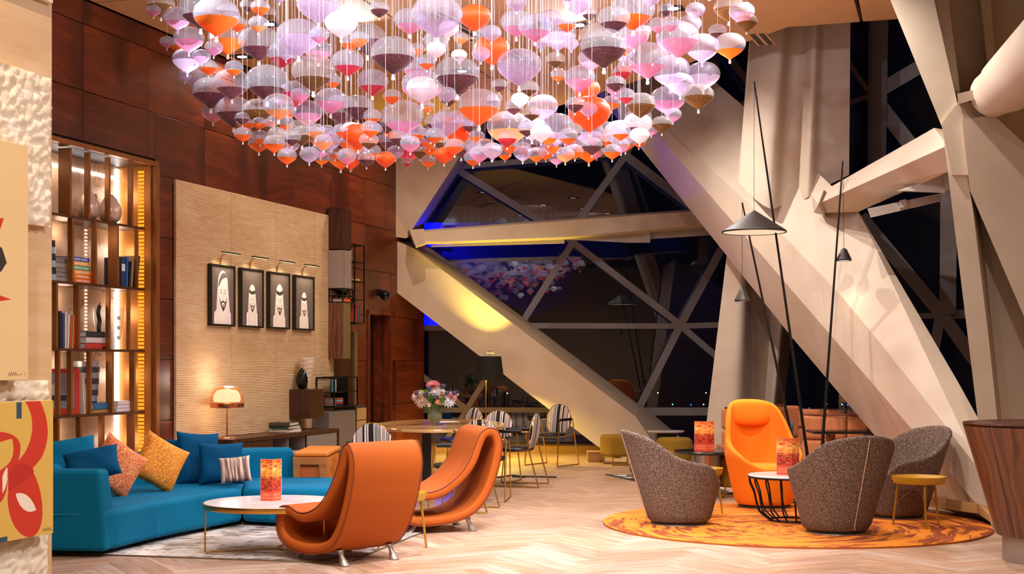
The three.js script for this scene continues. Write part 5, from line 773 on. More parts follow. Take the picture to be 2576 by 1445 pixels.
const LOW = { r0: 0.265, slope: 0.27, lean: 0.05, th: 0.06, seat: 0.4, mat: feltM, zip: true, top: [[0, 0.385], [0.5, 0.39], [0.72, 0.42], [0.92, 0.49], [1.2, 0.54], [1.6, 0.57], [1.95, 0.625], [2.25, 0.72], [2.55, 0.79], [Math.PI, 0.83]] };
const tubTurn = (fx, fz) => Math.atan2(fx, fz);
{ const a = fl(1708, 1324), b = fl(2103, 1346), c = fl(2252, 1307), e = fl(1922, 1281); const y = 0.022;
  tub('tub_armchair', 'brown felt tub armchair seen from the side, at the left of the orange rug', [a.x, y, a.z], tubTurn(0.98, -0.18), LOW, 'brown felt tub armchairs');
  tub('tub_armchair', 'brown felt tub armchair seen from behind with a zip down its back', [b.x, y, b.z], tubTurn(-0.3, -0.95), LOW, 'brown felt tub armchairs');
  tub('tub_armchair', 'brown felt tub armchair facing left, behind the mustard tray table', [c.x, y, c.z], tubTurn(-0.93, 0.36), LOW, 'brown felt tub armchairs');
  tub('high_back_chair', 'bright orange high-backed swivel chair with a head pillow', [e.x, y, e.z], tubTurn(0.2, 0.98), { r0: 0.27, slope: 0.22, curl: 0.03, narrow: 0.62, lean: 0.06, th: 0.055, seat: 0.41, mat: std(0xf08406, { roughness: 0.9 }), pillow: 0.915, top: [[0, 0.4], [0.4, 0.4], [0.8, 0.46], [1.2, 0.545], [1.55, 0.6], [1.85, 0.67], [2.15, 0.84], [2.45, 0.98], [2.8, 1.035], [Math.PI, 1.045]] }); }
// wire table
{
  const c = at(1984, 1194, 12.63), t = thing('wire_table', 'round pale marble side table on bent dark wire legs, centre of the orange rug', 'side table', [c.x, 0.022, c.z], 0), h = c.y - 0.022, R = 0.36;
  part('top', lathe([[0.001, h - 0.016], [R - 0.006, h - 0.016], [R, h - 0.01], [R - 0.004, h], [0.001, h]], 64), M.whitemarble, t); part('rim', new THREE.TorusGeometry(R - 0.004, 0.008, 8, 72).rotateX(Math.PI / 2).translate(0, h - 0.022, 0), M.blackMetal, t);
  part('base_ring', new THREE.TorusGeometry(0.2, 0.008, 8, 64).rotateX(Math.PI / 2).translate(0.03, 0.009, 0), M.blackMetal, t);
  for (let i = 0; i < 16; i++) { const a = i / 16 * Math.PI * 2, c0 = Math.cos(a), s0 = Math.sin(a); part('wire', tube([[c0 * (R - 0.01), h - 0.02, s0 * (R - 0.01)], [c0 * (R - 0.012), h - 0.07, s0 * (R - 0.012)], [c0 * 0.31, h - 0.16, s0 * 0.31], [c0 * 0.29, h * 0.4, s0 * 0.29], [c0 * 0.27 + 0.01, h * 0.2, s0 * 0.27], [c0 * 0.2 + 0.03, 0.01, s0 * 0.2]], 0.0075, 20, 7), M.blackMetal, t); }
  const p = at(1984, 1194, 12.55); menuStand('folded orange printed menu on the marble wire table', [p.x + 0.0, c.y + 0.001, p.z], 0.2, 0.33, 0.0);
}
// black pedestal table behind, with its menu
{
  const c = at(1776, 1134, 15.1), t = thing('pedestal_table', 'round black table on a wide brushed metal pedestal', 'table', [c.x, 0, c.z]), h = c.y, R = 0.345;
  part('top', lathe([[0.001, h - 0.035], [R - 0.02, h - 0.035], [R, h - 0.018], [R - 0.008, h], [0.001, h]], 56), M.blackGloss, t); part('pedestal', cyl(0.15, 0.15, h - 0.05, 0, (h - 0.05) / 2 + 0.012, 0, 40), M.silver, t); part('base', cyl(0.19, 0.2, 0.014, 0, 0.007, 0, 40), M.silver, t);
  const p = at(1773, 1134, 15.0); menuStand('folded orange printed menu on the black pedestal table', [p.x, h + 0.001, p.z], 0.205, 0.315, 0);
}
// floor lamp: three leaning rods, each with a hanging cone
{
  const bx = 2.99, bz = -14.55, t = thing('rod_floor_lamp', 'black floor lamp of three leaning rods with hanging cone shades', 'floor lamp', [bx, 0, bz]);
  part('base', [cyl(0.24, 0.25, 0.02, 0, 0.01, 0, 48), rbox(0.16, 0.36, 0.1, 0.03, 0.2, 0, 0.015)], M.black, t);
  const L = (v) => [v.x - bx, v.y, v.z - bz];
  const rods = [[at(1897, 205, 14.3), at(2045, 1244, 14.5), at(1897, 530, 14.3)], [at(1867, 510, 14.7), at(2022, 1244, 14.6), at(1867, 727, 14.7)], [at(2120, 405, 14.6), at(2060, 1244, 14.55), at(2123, 625, 14.6)]];
  rods.forEach(([tip, foot, shadeTop], i) => {
    part('rod', rod(L(foot), L(tip), 0.018, 12, 0.008), M.blackMetal, t);
    part('wire', rod(L(tip), [L(shadeTop)[0], L(shadeTop)[1], L(shadeTop)[2]], 0.0025, 6), M.black, t);
    const big = i === 0, R = big ? 0.327 : 0.078, H = big ? 0.225 : 0.132, m = part('cone_shade', lathe([[0.012, H], [0.03, H - 0.012], [R * 0.985, 0.022], [R, 0.014], [R, 0.0], [R - 0.006, 0], [R - 0.012, 0.01], [0.02, H - 0.03]], 48), std(0x2b2320, { roughness: 0.5 }), t); const s = L(shadeTop); m.position.set(s[0], s[1] - H, s[2]);
    part('diffuser', cyl(R * 0.95, R * 0.95, 0.006, 0, 0.008, 0, 40), big ? glow(0xffd8b4, 1.0) : glow(0xffe6cc, 2.2), m);
    const wp = shadeTop; spot(wp.x, wp.y - H - 0.01, wp.z, wp.x, 0, wp.z, 0xffe2c4, big ? 16 : 1.2, 50, 1, big ? 14 : 4);
  });
}
// oval timber podium at the right edge
{
  const c = [4.02, -10.2], t = thing('podium', 'tapering dark walnut podium on a metal plinth at the right edge', 'podium', [c[0], 0, c[1]]);
  const ring = (s, n = 64, e = 1) => { const o = []; for (let i = 0; i < n; i++) { const a = i / n * Math.PI * 2; o.push([Math.cos(a) * s, Math.sin(a) * s * 0.85]); } return o; };
  const N = 14, staves = [0xffffff, 0xe8dcd4, 0xf4ece6].map((k) => std(k, { map: T.walnut, roughness: 0.42 })); const wall = (a0, a1) => grid(8, 12, (u, v) => { const a = a0 + (a1 - a0) * u; const r = 0.5 + (0.735 - 0.5) * v; return [Math.cos(a) * r, 0.19 + v * 0.79, -Math.sin(a) * r * 0.85, a * 0.6, v * 0.79]; });
  for (let i = 0; i < N; i++) part('stave', wall(i / N * Math.PI * 2 + 0.004, (i + 1) / N * Math.PI * 2 - 0.004), staves[i % 3], t);
  part('core', lathe([[0.001, 0.19], [0.495, 0.19], [0.728, 0.978], [0.001, 0.978]], 64).scale(1, 1, 0.85), M.black, t);
  part('top', lathe([[0.001, 0.985], [0.7, 0.985], [0.735, 0.985], [0.742, 1.0], [0.735, 1.003], [0.7, 0.996], [0.001, 0.996]], 64).scale(1, 1, 0.85), std(0xb09070, { map: T.walnut, roughness: 0.3 }), t);
  part('plinth', cyl(0.46, 0.46, 0.19, 0, 0.095, 0, 56).scale(1, 1, 0.85), M.taupeMetal, t);
}
// quilted booth sofa, table and cushion by the window
{
  const q = std(0xffffff, { map: T.tufted, roughness: 0.95 }), p0 = at(1822, 1000, 16.8), t = thing('booth_sofa', 'high-backed quilted brown booth sofa by the window behind the orange chair', 'sofa', [0, 0, 0]);
  const padRow = (a, b, y0, y1, n, d) => { for (let i = 0; i < n; i++) { const x0 = a.x + (b.x - a.x) * i / n, x1 = a.x + (b.x - a.x) * (i + 1) / n, z0 = a.z + (b.z - a.z) * i / n, z1 = a.z + (b.z - a.z) * (i + 1) / n; const l = Math.hypot(x1 - x0, z1 - z0); const m = part('quilted_pad', rbox(l - 0.004, y1 - y0 - 0.004, d, 0, 0, 0, 0.045, 4), q, t); m.position.set((x0 + x1) / 2, (y0 + y1) / 2, (z0 + z1) / 2); m.rotation.y = Math.atan2(-(z1 - z0), x1 - x0); } };
  const A = at(1822, 1000, 17.2), B = at(1968, 1000, 17.8), C1 = at(2012, 1000, 17.8), D = at(2200, 1000, 17.0), E1 = at(2020, 1000, 16.2), G1 = at(2190, 1000, 15.9);
  padRow(A, B, 0.62, 0.89, 2, 0.16); padRow(A, B, 0.36, 0.62, 2, 0.16); padRow(B, C1, 0.5, 0.9, 1, 0.16); padRow(C1, D, 0.62, 0.86, 3, 0.16); padRow(C1, D, 0.36, 0.62, 3, 0.16);
  padRow(E1, G1, 0.56, 0.84, 3, 0.18); padRow(E1, G1, 0.3, 0.56, 3, 0.18); padRow(E1, G1, 0.05, 0.3, 3, 0.18);
  padRow(A.clone().add(V(0.05, 0, 0.45)), C1.clone().add(V(0, 0, 0.45)), 0.22, 0.44, 2, 0.8);
  part('frame_leg', [box(0.03, 0.42, 0.03, A.x - 0.05, 0.21, A.z + 0.5), box(0.12, 0.03, 0.5, A.x - 0.05, 0.43, A.z + 0.3)], std(0xa8703c), t);
  part('welt', [tube([[A.x, 0.89, A.z + 0.06], [(A.x + B.x) / 2, 0.885, (A.z + B.z) / 2 + 0.08], [B.x, 0.91, B.z + 0.08]], 0.012, 20, 6), tube([[E1.x, 0.845, E1.z + 0.06], [(E1.x + G1.x) / 2, 0.85, (E1.z + G1.z) / 2 + 0.1], [G1.x, 0.845, G1.z + 0.08]], 0.012, 20, 6)], std(0x7a3c1c), t);
  const tt = thing('window_table', 'black-topped table with tapered wooden legs in front of the booth sofa', 'table', [0, 0, 0]); const W0 = at(2042, 1087, 15.3), W1 = at(2215, 1087, 15.3);
  part('top', rbox(W1.x - W0.x, 0.03, 0.42, (W0.x + W1.x) / 2, W0.y - 0.005, W0.z - 0.1, 0.012), M.blackGloss, tt); for (const [a, b] of [[2083, 2098], [2104, 2096], [2188, 2200], [2196, 2186]]) part('leg', rod([at(b, 1087, 15.3).x, 0, W0.z + (a % 2 ? 0.03 : -0.22)], [at(a, 1087, 15.3).x, W0.y - 0.02, W0.z + (a % 2 ? 0.0 : -0.15)], 0.018, 8, 0.026), std(0xb57a42, { map: T.oak }), tt); part('stretcher', rod([at(2095, 1087, 15.3).x, 0.52, W0.z - 0.1], [at(2192, 1087, 15.3).x, 0.52, W0.z - 0.1], 0.012, 8), M.black, tt);
  const cp = at(1968, 1083, 16.9), cu = thing('cushion', 'small black and white geometric cushion on the booth sofa', 'cushion', [cp.x, cp.y, cp.z], 0.3); cu.rotation.set(-0.25, 0.3, -0.1); part('cover', pillowGeo(0.3, 0.26, 0.11), std(0xffffff, { map: tex(128, 128, (u, v) => { const a = (u * 6) % 1, b = (v * 6) % 1, k = (Math.floor(u * 3) + Math.floor(v * 3)) % 2 ? a + b : a - b + 1; return (k * 3) % 1 < 0.5 ? hex(0x15151a) : hex(0xb8b8c0); }) }), cu);
}
// poufs, small tables and thin rug between the groups
{
  const pf = std(0x8e6a14, { roughness: 0.95 });
  const sq = (label, px, py, d, w, hgt, y0, turn, round) => { const c = at(px, py, d), t = thing('pouf', label, 'pouf', [c.x, 0, c.z], turn, 'mustard poufs on thin legs'); part('cushion', round ? lathe([[0.001, y0], [w / 2 - 0.02, y0], [w / 2, y0 + 0.02], [w / 2, y0 + hgt - 0.04], [w / 2 - 0.04, y0 + hgt], [0.001, y0 + hgt + 0.006]], 40) : rbox(w, hgt, w, 0, y0 + hgt / 2, 0, 0.05, 4), pf, t); const k = w / 2 - 0.05; for (const [x, z] of [[k, k], [-k, k], [k, -k], [-k, -k]]) part('leg', rod([x, 0, z], [x, y0 + 0.03, z], 0.009, 8), M.brass, t); for (const z of [k, -k]) part('runner', rod([-k, 0.012, z], [k, 0.012, z], 0.008, 8), M.brass, t); };
  sq('square mustard pouf on brass legs, leftmost of the poufs', 1560, 1130, 19.9, 0.46, 0.3, 0.125, 0.3, false);
  sq('low square mustard pouf, middle one behind the brown armchair', 1655, 1150, 18.4, 0.4, 0.24, 0.06, 0.2, false);
  sq('round mustard pouf left of the black pedestal table', 1696, 1130, 19.2, 0.49, 0.3, 0.12, 0, true);
  sq('mustard pouf just behind the orange high-backed chair', 1845, 1190, 15.3, 0.4, 0.33, 0.1, 0.2, true);
  sq('dark mustard pouf hidden behind the back of the left brown armchair', 1615, 1185, 17.2, 0.3, 0.25, 0.1, 0.1, true);
  const c = at(1675, 1084, 20.4), t = thing('pedestal_table', 'round white-topped table on a black square column near the poufs', 'table', [c.x, 0, c.z]); part('top', lathe([[0.001, c.y - 0.03], [0.24, c.y - 0.03], [0.272, c.y - 0.012], [0.268, c.y], [0.001, c.y]], 48), M.whitemarble, t); part('column', rbox(0.28, c.y - 0.05, 0.28, 0, (c.y - 0.05) / 2 + 0.015, 0, 0.01), M.black, t); part('base', cyl(0.2, 0.21, 0.015, 0, 0.008, 0, 32), M.black, t);
  const a = fl(1523, 1196), b = fl(1610, 1214), e = fl(1860, 1252), g = fl(1760, 1200); const r = thing('area_rug', 'thin grey patterned rug partly hidden behind the brown armchair', 'rug', [0, 0, 0]); part('pile', uvBox(slab([[a.x, a.z], [b.x, b.z], [e.x, e.z], [g.x, g.z]], 0.001, 0.011, 0.002, 1), 0.5), std(0xffffff, { map: tex(256, 256, (u, v) => { const k = fbm(u * 20, v * 20, 191, 3, 20, 20); return k > 0.52 ? hex(0x3c3c40) : hex(0xb8b4b0); }), roughness: 0.95 }), r);
  part('edge_binding', slab([[a.x, a.z], [b.x, b.z], [b.x, b.z - 0.02], [a.x + 0.02, a.z - 0.02]], 0.001, 0.013), M.black, r);
  const s = fl(1500, 1164), bx = thing('step_box', 'small pale travertine step at the foot of the slanting beam', 'step', [s.x, 0, s.z - 0.15], 0); part('block', uvBox(rbox(0.24, 0.14, 0.3, 0, 0.07, 0, 0.006)), std(0xb59a70, { map: T.travertine }), bx); part('cap', rbox(0.25, 0.014, 0.31, 0, 0.147, 0, 0.004), std(0xc8ac80, { map: T.travertine }), bx);
}
// ---------- dining group ----------
const TD = 15.9;
{
  const c = at(1108, 1067, TD), h = 0.75, t = thing('dining_table', 'long oval honey-onyx dining table with a dark pedestal', 'table', [c.x, 0, c.z], 0.0);
  const ov = []; for (let i = 0; i < 64; i++) { const a = i / 64 * Math.PI * 2; ov.push([Math.cos(a) * 0.73, Math.sin(a) * 1.35]); }
  part('top', uvBox(slab(ov, h - 0.04, h, 0.012, 3), 0.5), phy(0xffffff, { map: T.onyx, roughness: 0.12 }), t); part('pedestal', [rbox(0.1, h - 0.05, 0.9, -0.12, (h - 0.05) / 2, 0.15, 0.01), rbox(0.4, 0.03, 1.0, -0.1, 0.015, 0.1, 0.008)], M.blackGloss, t);
}
const stripeM = std(0xffffff, { map: T.stripe, roughness: 0.9 });
function diningChair(label, pos, fx, fz) {
  const t = thing('dining_chair', label, 'chair', pos, Math.atan2(fx, fz), 'striped oval-backed dining chairs');  // forward = +z
  const bk = grid(40, 16, (u, v) => { const A = u * Math.PI * 2, B = v * Math.PI - Math.PI / 2; const c = Math.pow(Math.cos(B), 0.6); const x = 0.205 * Math.cos(A) * c, y = 0.225 * Math.sin(A) * c; return [x, y, 0.03 * Math.sin(B) - 0.35 * x * x, x / 0.42 + 0.5, 0.5]; }, true);
  const b = part('backrest', bk, stripeM, t); b.position.set(0, 0.63, -0.24); b.rotation.x = -0.16;
  part('piping', new THREE.TorusGeometry(1, 0.02, 6, 48).scale(0.207, 0.227, 0.3), M.brass, b);
  part('seat', lathe([[0.001, 0.405], [0.2, 0.405], [0.235, 0.42], [0.24, 0.44], [0.215, 0.458], [0.001, 0.465]], 40), phy(0x0e1116, { roughness: 0.35 }), t);
  for (const s of [-1, 1]) {
    part('leg', tube([[s * 0.26, 0.62, 0.16], [s * 0.262, 0.3, 0.19], [s * 0.265, 0.012, 0.22]], 0.008, 12, 7), M.brass, t); part('leg', tube([[s * 0.26, 0.62, -0.2], [s * 0.262, 0.3, -0.28], [s * 0.265, 0.012, -0.36]], 0.008, 12, 7), M.brass, t);
    part('runner', rod([s * 0.265, 0.01, 0.22], [s * 0.265, 0.01, -0.36], 0.008, 8), M.brass, t);
    part('arm_rail', tube([[s * 0.26, 0.62, 0.16], [s * 0.262, 0.635, 0.12], [s * 0.262, 0.64, -0.1], [s * 0.25, 0.64, -0.22], [s * 0.14, 0.64, -0.27]], 0.008, 24, 7), M.brass, t);
    part('arm_pad', rod([s * 0.262, 0.645, 0.13], [s * 0.262, 0.648, -0.16], 0.02, 12), phy(0x0e0f12, { roughness: 0.4 }), t);
    part('seat_strut', tube([[s * 0.2, 0.42, -0.1], [s * 0.24, 0.43, -0.2], [s * 0.262, 0.45, -0.25]], 0.007, 10, 6), M.brass, t);
  }
  return t;
}
{ const a = at(945, 1100, 13.7), b = at(1150, 1120, 13.75), c = at(1150, 1040, 18.3), d = at(1232, 1080, 16.6), e = fl(1303, 1222), f = fl(1382, 1172), g = at(1215, 1078, 14.6);
  diningChair('striped oval-backed chair seen from behind, at the near left end of the onyx table', [a.x, 0, a.z - 0.2], 0.1, -1);
  diningChair('striped chair with black arms half hidden behind the nearest orange loop chair', [b.x, 0, b.z], -0.92, -0.2);
  diningChair('striped chair farthest away beyond the onyx table, left of the lamp pole', [c.x, 0, c.z - 0.1], -0.8, 0.6);
  diningChair('striped chair with its broad back turned, right of the lamp pole', [d.x, 0, d.z - 0.4], -0.35, 0.94);
  diningChair('striped chair seen edge-on with black seat, nearest of the right-hand ones', [e.x - 0.05, 0, e.z], -0.97, -0.25);
  diningChair('striped chair turned towards the camera in the yellow light by the ledge', [f.x, 0, f.z], -0.55, 0.83);
  diningChair('striped chair of which only the back top shows over the far orange loop chair', [g.x, 0, g.z - 0.25], 0.1, -1); }
{ const p = at(1222, 1189, 18.6), t = thing('cable', 'loose black cable coiled on the floor under the striped chairs', 'cable', [p.x + 0.3, 0.012, p.z + 0.9]); part('cord', tube([[-0.3, 0, 0], [-0.1, 0, 0.1], [0.05, 0.01, -0.05], [0.2, 0, 0.08], [0.05, 0.01, 0.12], [0.3, 0, 0.02], [0.6, 0, 0.1]], 0.01, 60, 6), M.black, t); }
// flowers
{
  const c = at(1094, 1069, TD - 0.15), vy = 0.75, t = thing('glass_vase', 'round-bellied clear glass vase of water on the onyx table', 'vase', [c.x, vy, c.z]);
  const prof = [[0.001, 0.002], [0.045, 0.002], [0.05, 0.01], [0.072, 0.05], [0.082, 0.09], [0.074, 0.125], [0.048, 0.155], [0.042, 0.175], [0.05, 0.215]];
  part('glass_body', lathe(prof, 36), phy(0xe8efe0, { transmission: 0.88, thickness: 0, roughness: 0.03 }), t);
  part('water', lathe([[0.001, 0.008], [0.044, 0.012], [0.066, 0.05], [0.076, 0.09], [0.07, 0.118], [0.001, 0.118]], 32), phy(0xc8c878, { transmission: 0.75, thickness: 0, roughness: 0.05 }), t);
  const f = thing('flower_bouquet', 'mixed bouquet of white, pink and peach blooms with blue thistles', 'flowers', [c.x, vy + 0.02, c.z]);
  const stemM = std(0x4c6a1e, { roughness: 0.7 }), leafM = std(0x3f7a1c, { roughness: 0.6, side: THREE.DoubleSide }), limeM = std(0x9cc23a, { roughness: 0.7 });
  const petal = (len, w, up) => { const g = grid(3, 4, (u, v) => { const x = (u - 0.5) * 2, k = Math.sin(Math.PI * (0.15 + 0.85 * v) ) * 0.9 + 0.1; return [x * w * k, v * len * up + 0.12 * len * x * x, v * len * Math.sqrt(Math.max(0, 1 - up * up))]; }); return g; };
  const bloom = (r, rings, n, seedv) => { const L = []; for (let k = 0; k < rings; k++) for (let i = 0; i < n - k * 2; i++) L.push(petal(r * (1 - k * 0.16), r * 0.17, 0.15 + k * 0.24).rotateY((i + k * 0.5) / (n - k * 2) * Math.PI * 2)); L.push(ball(r * 0.22, 0, r * 0.15, 0, 8, 6)); return join(L.map((g) => { g.deleteAttribute('uv'); return nonIdx(g); })); };
  const mum = bloom(0.075, 4, 15), ros = bloom(0.045, 3, 8), thistle = join([new THREE.IcosahedronGeometry(0.026, 1), ...Array.from({ length: 10 }, (_, i) => new THREE.ConeGeometry(0.007, 0.03, 5).translate(0, 0.03, 0).rotateZ(1.0).rotateY(i * 0.63))]);
  const mats = { w: std(0xf4f2f4, { side: THREE.DoubleSide }), b: std(0xf0d8c8, { side: THREE.DoubleSide }), p: std(0xe8a0a4, { side: THREE.DoubleSide }), k: std(0xeeb088, { side: THREE.DoubleSide }), t: std(0x4a4a70) };
  const B = [[0, .33, 'w', 1.15], [-.13, .24, 'b', 1.2], [.145, .24, 'w', 1.2], [-.02, .41, 'p', 1.1], [-.19, .29, 'b', 1], [.19, .29, 'p', .9], [.07, .28, 'k', .8, 1], [.1, .32, 'k', .85, 1], [.03, .23, 'k', .9, 1], [.06, .22, 'k', .8, 1], [-.07, .34, 'w', .8, 1], [.09, .35, 'w', .7, 1], [-.17, .24, 'b', .8, 1], [-.15, .19, 'b', .9, 1], [-.06, .2, 'b', .9, 1], [.12, .28, 'p', .9, 1], [-.15, .32, 'w', .7, 1], [.03, .42, 'p', .8, 1], [-.2, .24, 'b', .8, 1], [.2, .25, 'w', .7, 1]];
  for (const [x, y, k, s, small] of B) { const z = 0.1 - Math.abs(x) * 0.3 - (y - 0.2) * 0.2; const m = part('blossom', small ? ros : mum, mats[k], f); m.position.set(x, y, z); m.scale.setScalar(s); m.rotation.set(1.1 - (y - 0.25) * 3, 0, -x * 2.4); part('stem', rod([x * 0.1, 0.02, z * 0.2], [x, y, z], 0.003, 5), stemM, f); }
  for (const [x, y] of [[-.1, .31], [-.06, .38], [.01, .285], [.14, .33], [-.2, .33], [.1, .41], [.22, .33]]) { const m = part('thistle', thistle, mats.t, f); m.position.set(x, y, 0.11); part('stem', rod([0, 0.02, 0], [x, y, 0.1], 0.003, 5), stemM, f); }
  const leaf = grid(2, 5, (u, v) => { const x = (u - 0.5) * 2; return [x * 0.025 * Math.sin(Math.PI * Math.min(1, v * 0.95 + 0.05)), v * 0.09, 0.02 * Math.sin(v * 2) - 0.006 * (1 - x * x)]; });
  for (let i = 0; i < 46; i++) { const a = rr(0, 6.283), r = rr(0.02, 0.17), y = rr(0.17, 0.34) - r * 0.1; const m = part('leaf', leaf, i % 4 ? leafM : limeM, f); m.position.set(Math.cos(a) * r, y, Math.sin(a) * r * 0.7); m.rotation.set(rr(-0.9, 0.9), a, rr(-1.2, 1.2)); m.scale.setScalar(rr(0.8, 1.3)); }
}
{ const p = at(1120, 1062, 16.4), t = thing('paper_sheet', 'sheet of paper lying on the onyx table behind the vase', 'paper', [p.x, 0.752, p.z], 0.4); part('sheet', box(0.3, 0.002, 0.21), M.paper, t); }
{ const p = at(1196, 1056, 17.0), t = thing('tray', 'thin brass-edged tray at the far end of the onyx table', 'tray', [p.x, 0.752, p.z - 0.05], 0.1); part('plate', rbox(0.16, 0.006, 0.1, 0, 0.003, 0, 0.002), M.brass, t); }
// black-shaded floor lamp with yellow light
{
  const p = at(1222, 1000, 20.8), t = thing('floor_lamp', 'brass floor lamp with a black drum shade casting yellow light', 'floor lamp', [p.x, 0, p.z]);
  part('base', lathe([[0.001, 0], [0.15, 0], [0.15, 0.012], [0.02, 0.022], [0.001, 0.022]], 36), M.brass, t); part('pole', cyl(0.009, 0.009, 1.5, 0, 0.76, 0, 12), M.brass, t);
  const off = 0.055, y1 = EYE + (915 - 897) / F * 20.8, y0 = EYE - (957 - 915) / F * 20.8;
  const s = part('shade', lathe([[0.218, y0], [0.172, y1], [0.168, y1], [0.214, y0], [0.218, y0]], 40), std(0x12130f, { roughness: 0.85 }), t); s.position.x = off;
  part('finial', [rod([off, y1 - 0.02, 0], [off, y1 + 0.12, 0], 0.006, 8), rod([off - 0.04, y1 + 0.05, 0], [off + 0.07, y1 + 0.05, 0], 0.006, 8), ball(0.016, off, y1 + 0.12, 0, 10, 8)], M.brass, t);
  part('bulb', ball(0.045, off, (y0 + y1) / 2 - 0.06, 0), glow(0xffe060, 8), t);
  const l = point(p.x + off, (y0 + y1) / 2 - 0.06, p.z, 0xffe264, 24, 2);
}
// ---------- hanging glass cluster: blown balloons on wires ----------
{
  // pixel x, y of the widest line, pixel width, colour; traced from the photograph, nearest first where they overlap
  const SPEC = `386,26,37,P;405,12,70,B;447,44,70,P;505,22,110,M;574,26,48,M;622,13,38,M;675,33,42,B;801,8,112,L;858,59,82,W;597,59,48,O;652,105,105,M;751,90,112,L;573,95,92,O;475,97,78,P;420,105,38,P;447,113,40,O;538,120,47,P;711,135,76,R;788,180,110,B;880,108,45,O;875,155,81,R;471,150,75,L;507,141,45,P;524,168,47,O;492,188,70,L;465,190,36,L;589,170,47,O;530,230,95,M;583,208,92,M;672,205,110,M;742,233,78,R;708,248,42,P;536,282,60,P;588,278,95,M;648,277,75,B;661,320,65,B;774,282,77,P;725,282,40,O;720,309,44,O;684,303,40,O;611,337,46,O;655,344,44,O;690,360,55,O;718,356,43,O;760,330,80,B;791,335,45,M;823,332,46,P;845,352,65,M;806,377,46,P;842,385,36,O;722,392,50,O;778,388,50,L;809,398,40,O;873,392,50,P;885,405,42,O;
954,22,50,M;1031,50,80,P;905,97,49,K;989,135,114,M;1129,72,50,W;1194,42,82,F;1159,95,38,K;1096,103,64,K;1097,124,50,W;1236,82,50,L;1237,123,90,F;1299,56,82,P;1384,45,56,L;1360,102,49,L;1210,135,47,L;1155,139,40,W;1150,186,113,M;1306,165,113,L;1052,172,75,P;937,205,80,R;1062,223,81,W;986,242,47,O;1129,247,47,B;1205,265,110,O;1013,292,107,P;858,273,92,M;900,268,76,M;937,292,47,O;940,327,47,M;901,341,80,F;986,332,44,O;989,355,70,M;1076,268,34,O;1091,306,47,M;1121,291,47,O;1083,336,46,M;1059,350,42,R;1144,338,77,F;1181,312,46,M;1199,343,40,O;1278,320,108,K;1083,373,41,O;1057,382,40,B;1160,367,66,M;1190,397,48,O;1220,366,46,R;1283,367,46,O;1293,268,47,M;1308,250,45,W;1331,221,48,B;1366,267,77,P;1315,385,48,L;1330,357,56,M;1242,382,38,L;1270,388,36,O;995,382,43,L;970,400,50,F;1025,407,30,R;1077,405,38,O;1117,390,50,F;922,400,45,M;882,408,44,F;937,380,45,O;
1426,60,48,O;1483,35,38,M;1452,3,76,L;1592,25,112,O;1511,98,113,B;1595,87,78,P;1655,62,48,P;1676,23,42,M;1749,25,50,L;1833,20,76,B;1866,30,66,P;1878,55,55,B;1705,95,110,P;1735,60,60,L;1805,78,46,M;1836,113,80,O;1766,118,88,L;1629,148,110,P;1568,130,60,L;1687,177,100,L;1565,182,48,R;1458,196,80,P;1397,149,48,B;1437,110,38,L;1486,148,66,L;1769,188,86,L;1711,210,70,L;1757,240,78,B;1680,250,88,P;1548,222,47,P;1574,240,47,R;1611,262,76,B;1483,283,108,F;1446,262,48,M;1476,225,68,F;1538,258,46,O;1693,288,44,P;1665,312,52,B;1604,312,74,W;1638,325,38,P;1400,322,98,L;1482,333,74,L;1562,335,86,W;1361,334,55,W;1434,355,44,P;1391,367,46,O;1458,366,40,O;1422,388,48,K;1489,365,55,M;1528,353,40,O;1562,365,46,P;1607,354,40,O;1540,380,48,O;1501,382,38,P;1349,388,46,O;1373,385,40,O;1400,398,40,P;1446,380,45,O`.replace(/\s/g, '').split(';').map((s) => { const [x, y, w, c] = s.split(','); return [+x, +y, +w, c]; });
  const prof = [[0.03, 0.355], [0.1, 0.36], [0.2, 0.345], [0.31, 0.3], [0.41, 0.225], [0.475, 0.13], [0.5, 0.03], [0.488, -0.06], [0.445, -0.14], [0.37, -0.22], [0.275, -0.295], [0.165, -0.365], [0.08, -0.42], [0.03, -0.47]];
  const curve = new THREE.CatmullRomCurve3(prof.map((p) => V(p[0], p[1], 0))).getPoints(26).map((p) => [Math.max(0.001, p.x), p.y]);
  const cut = (y) => { const i = curve.findIndex((p, k) => k > 6 && p[1] < y); return i; };
  const mk = (level) => { const i = cut(level); return { up: lathe(curve.slice(0, i + 1).reverse(), 28), low: lathe(curve.slice(i).reverse(), 28), fill: lathe([[0.001, curve[i][1] - 0.03], [curve[i][0] * 0.96, curve[i][1] + 0.004]], 24) }; };
  const shapes = [mk(-0.1), mk(-0.17), mk(-0.05), mk(0.2)];
  const finial = join([lathe([[0.001, -0.6], [0.034, -0.585], [0.046, -0.55], [0.034, -0.515], [0.026, -0.495], [0.042, -0.46]], 12)]);
  const cap = lathe([[0.045, 0.352], [0.05, 0.362], [0.03, 0.372], [0.001, 0.372]], 14);
  const speck = (base, dot, k, n) => tex(128, 128, (u, v) => mix(hex(base), hex(dot), cl((hash(u * 128 | 0, v * 128 | 0, n) - k) * 4)));
  const gl = (c, tr, ro = 0.16) => phy(c, { transmission: tr, thickness: 0, roughness: ro, ior: 1.5 });
  const clear = gl(0xf0f4ff, 0.84, 0.06), rosy = gl(0xeee8f6, 0.82, 0.08), milk = gl(0xffffff, 0.5, 0.4), dusk = gl(0xeef0f6, 0.84, 0.07);
  const tint = (c, tr, sp) => phy(sp ? 0xffffff : c, { transmission: tr, thickness: 0, roughness: 0.55, map: sp || null });
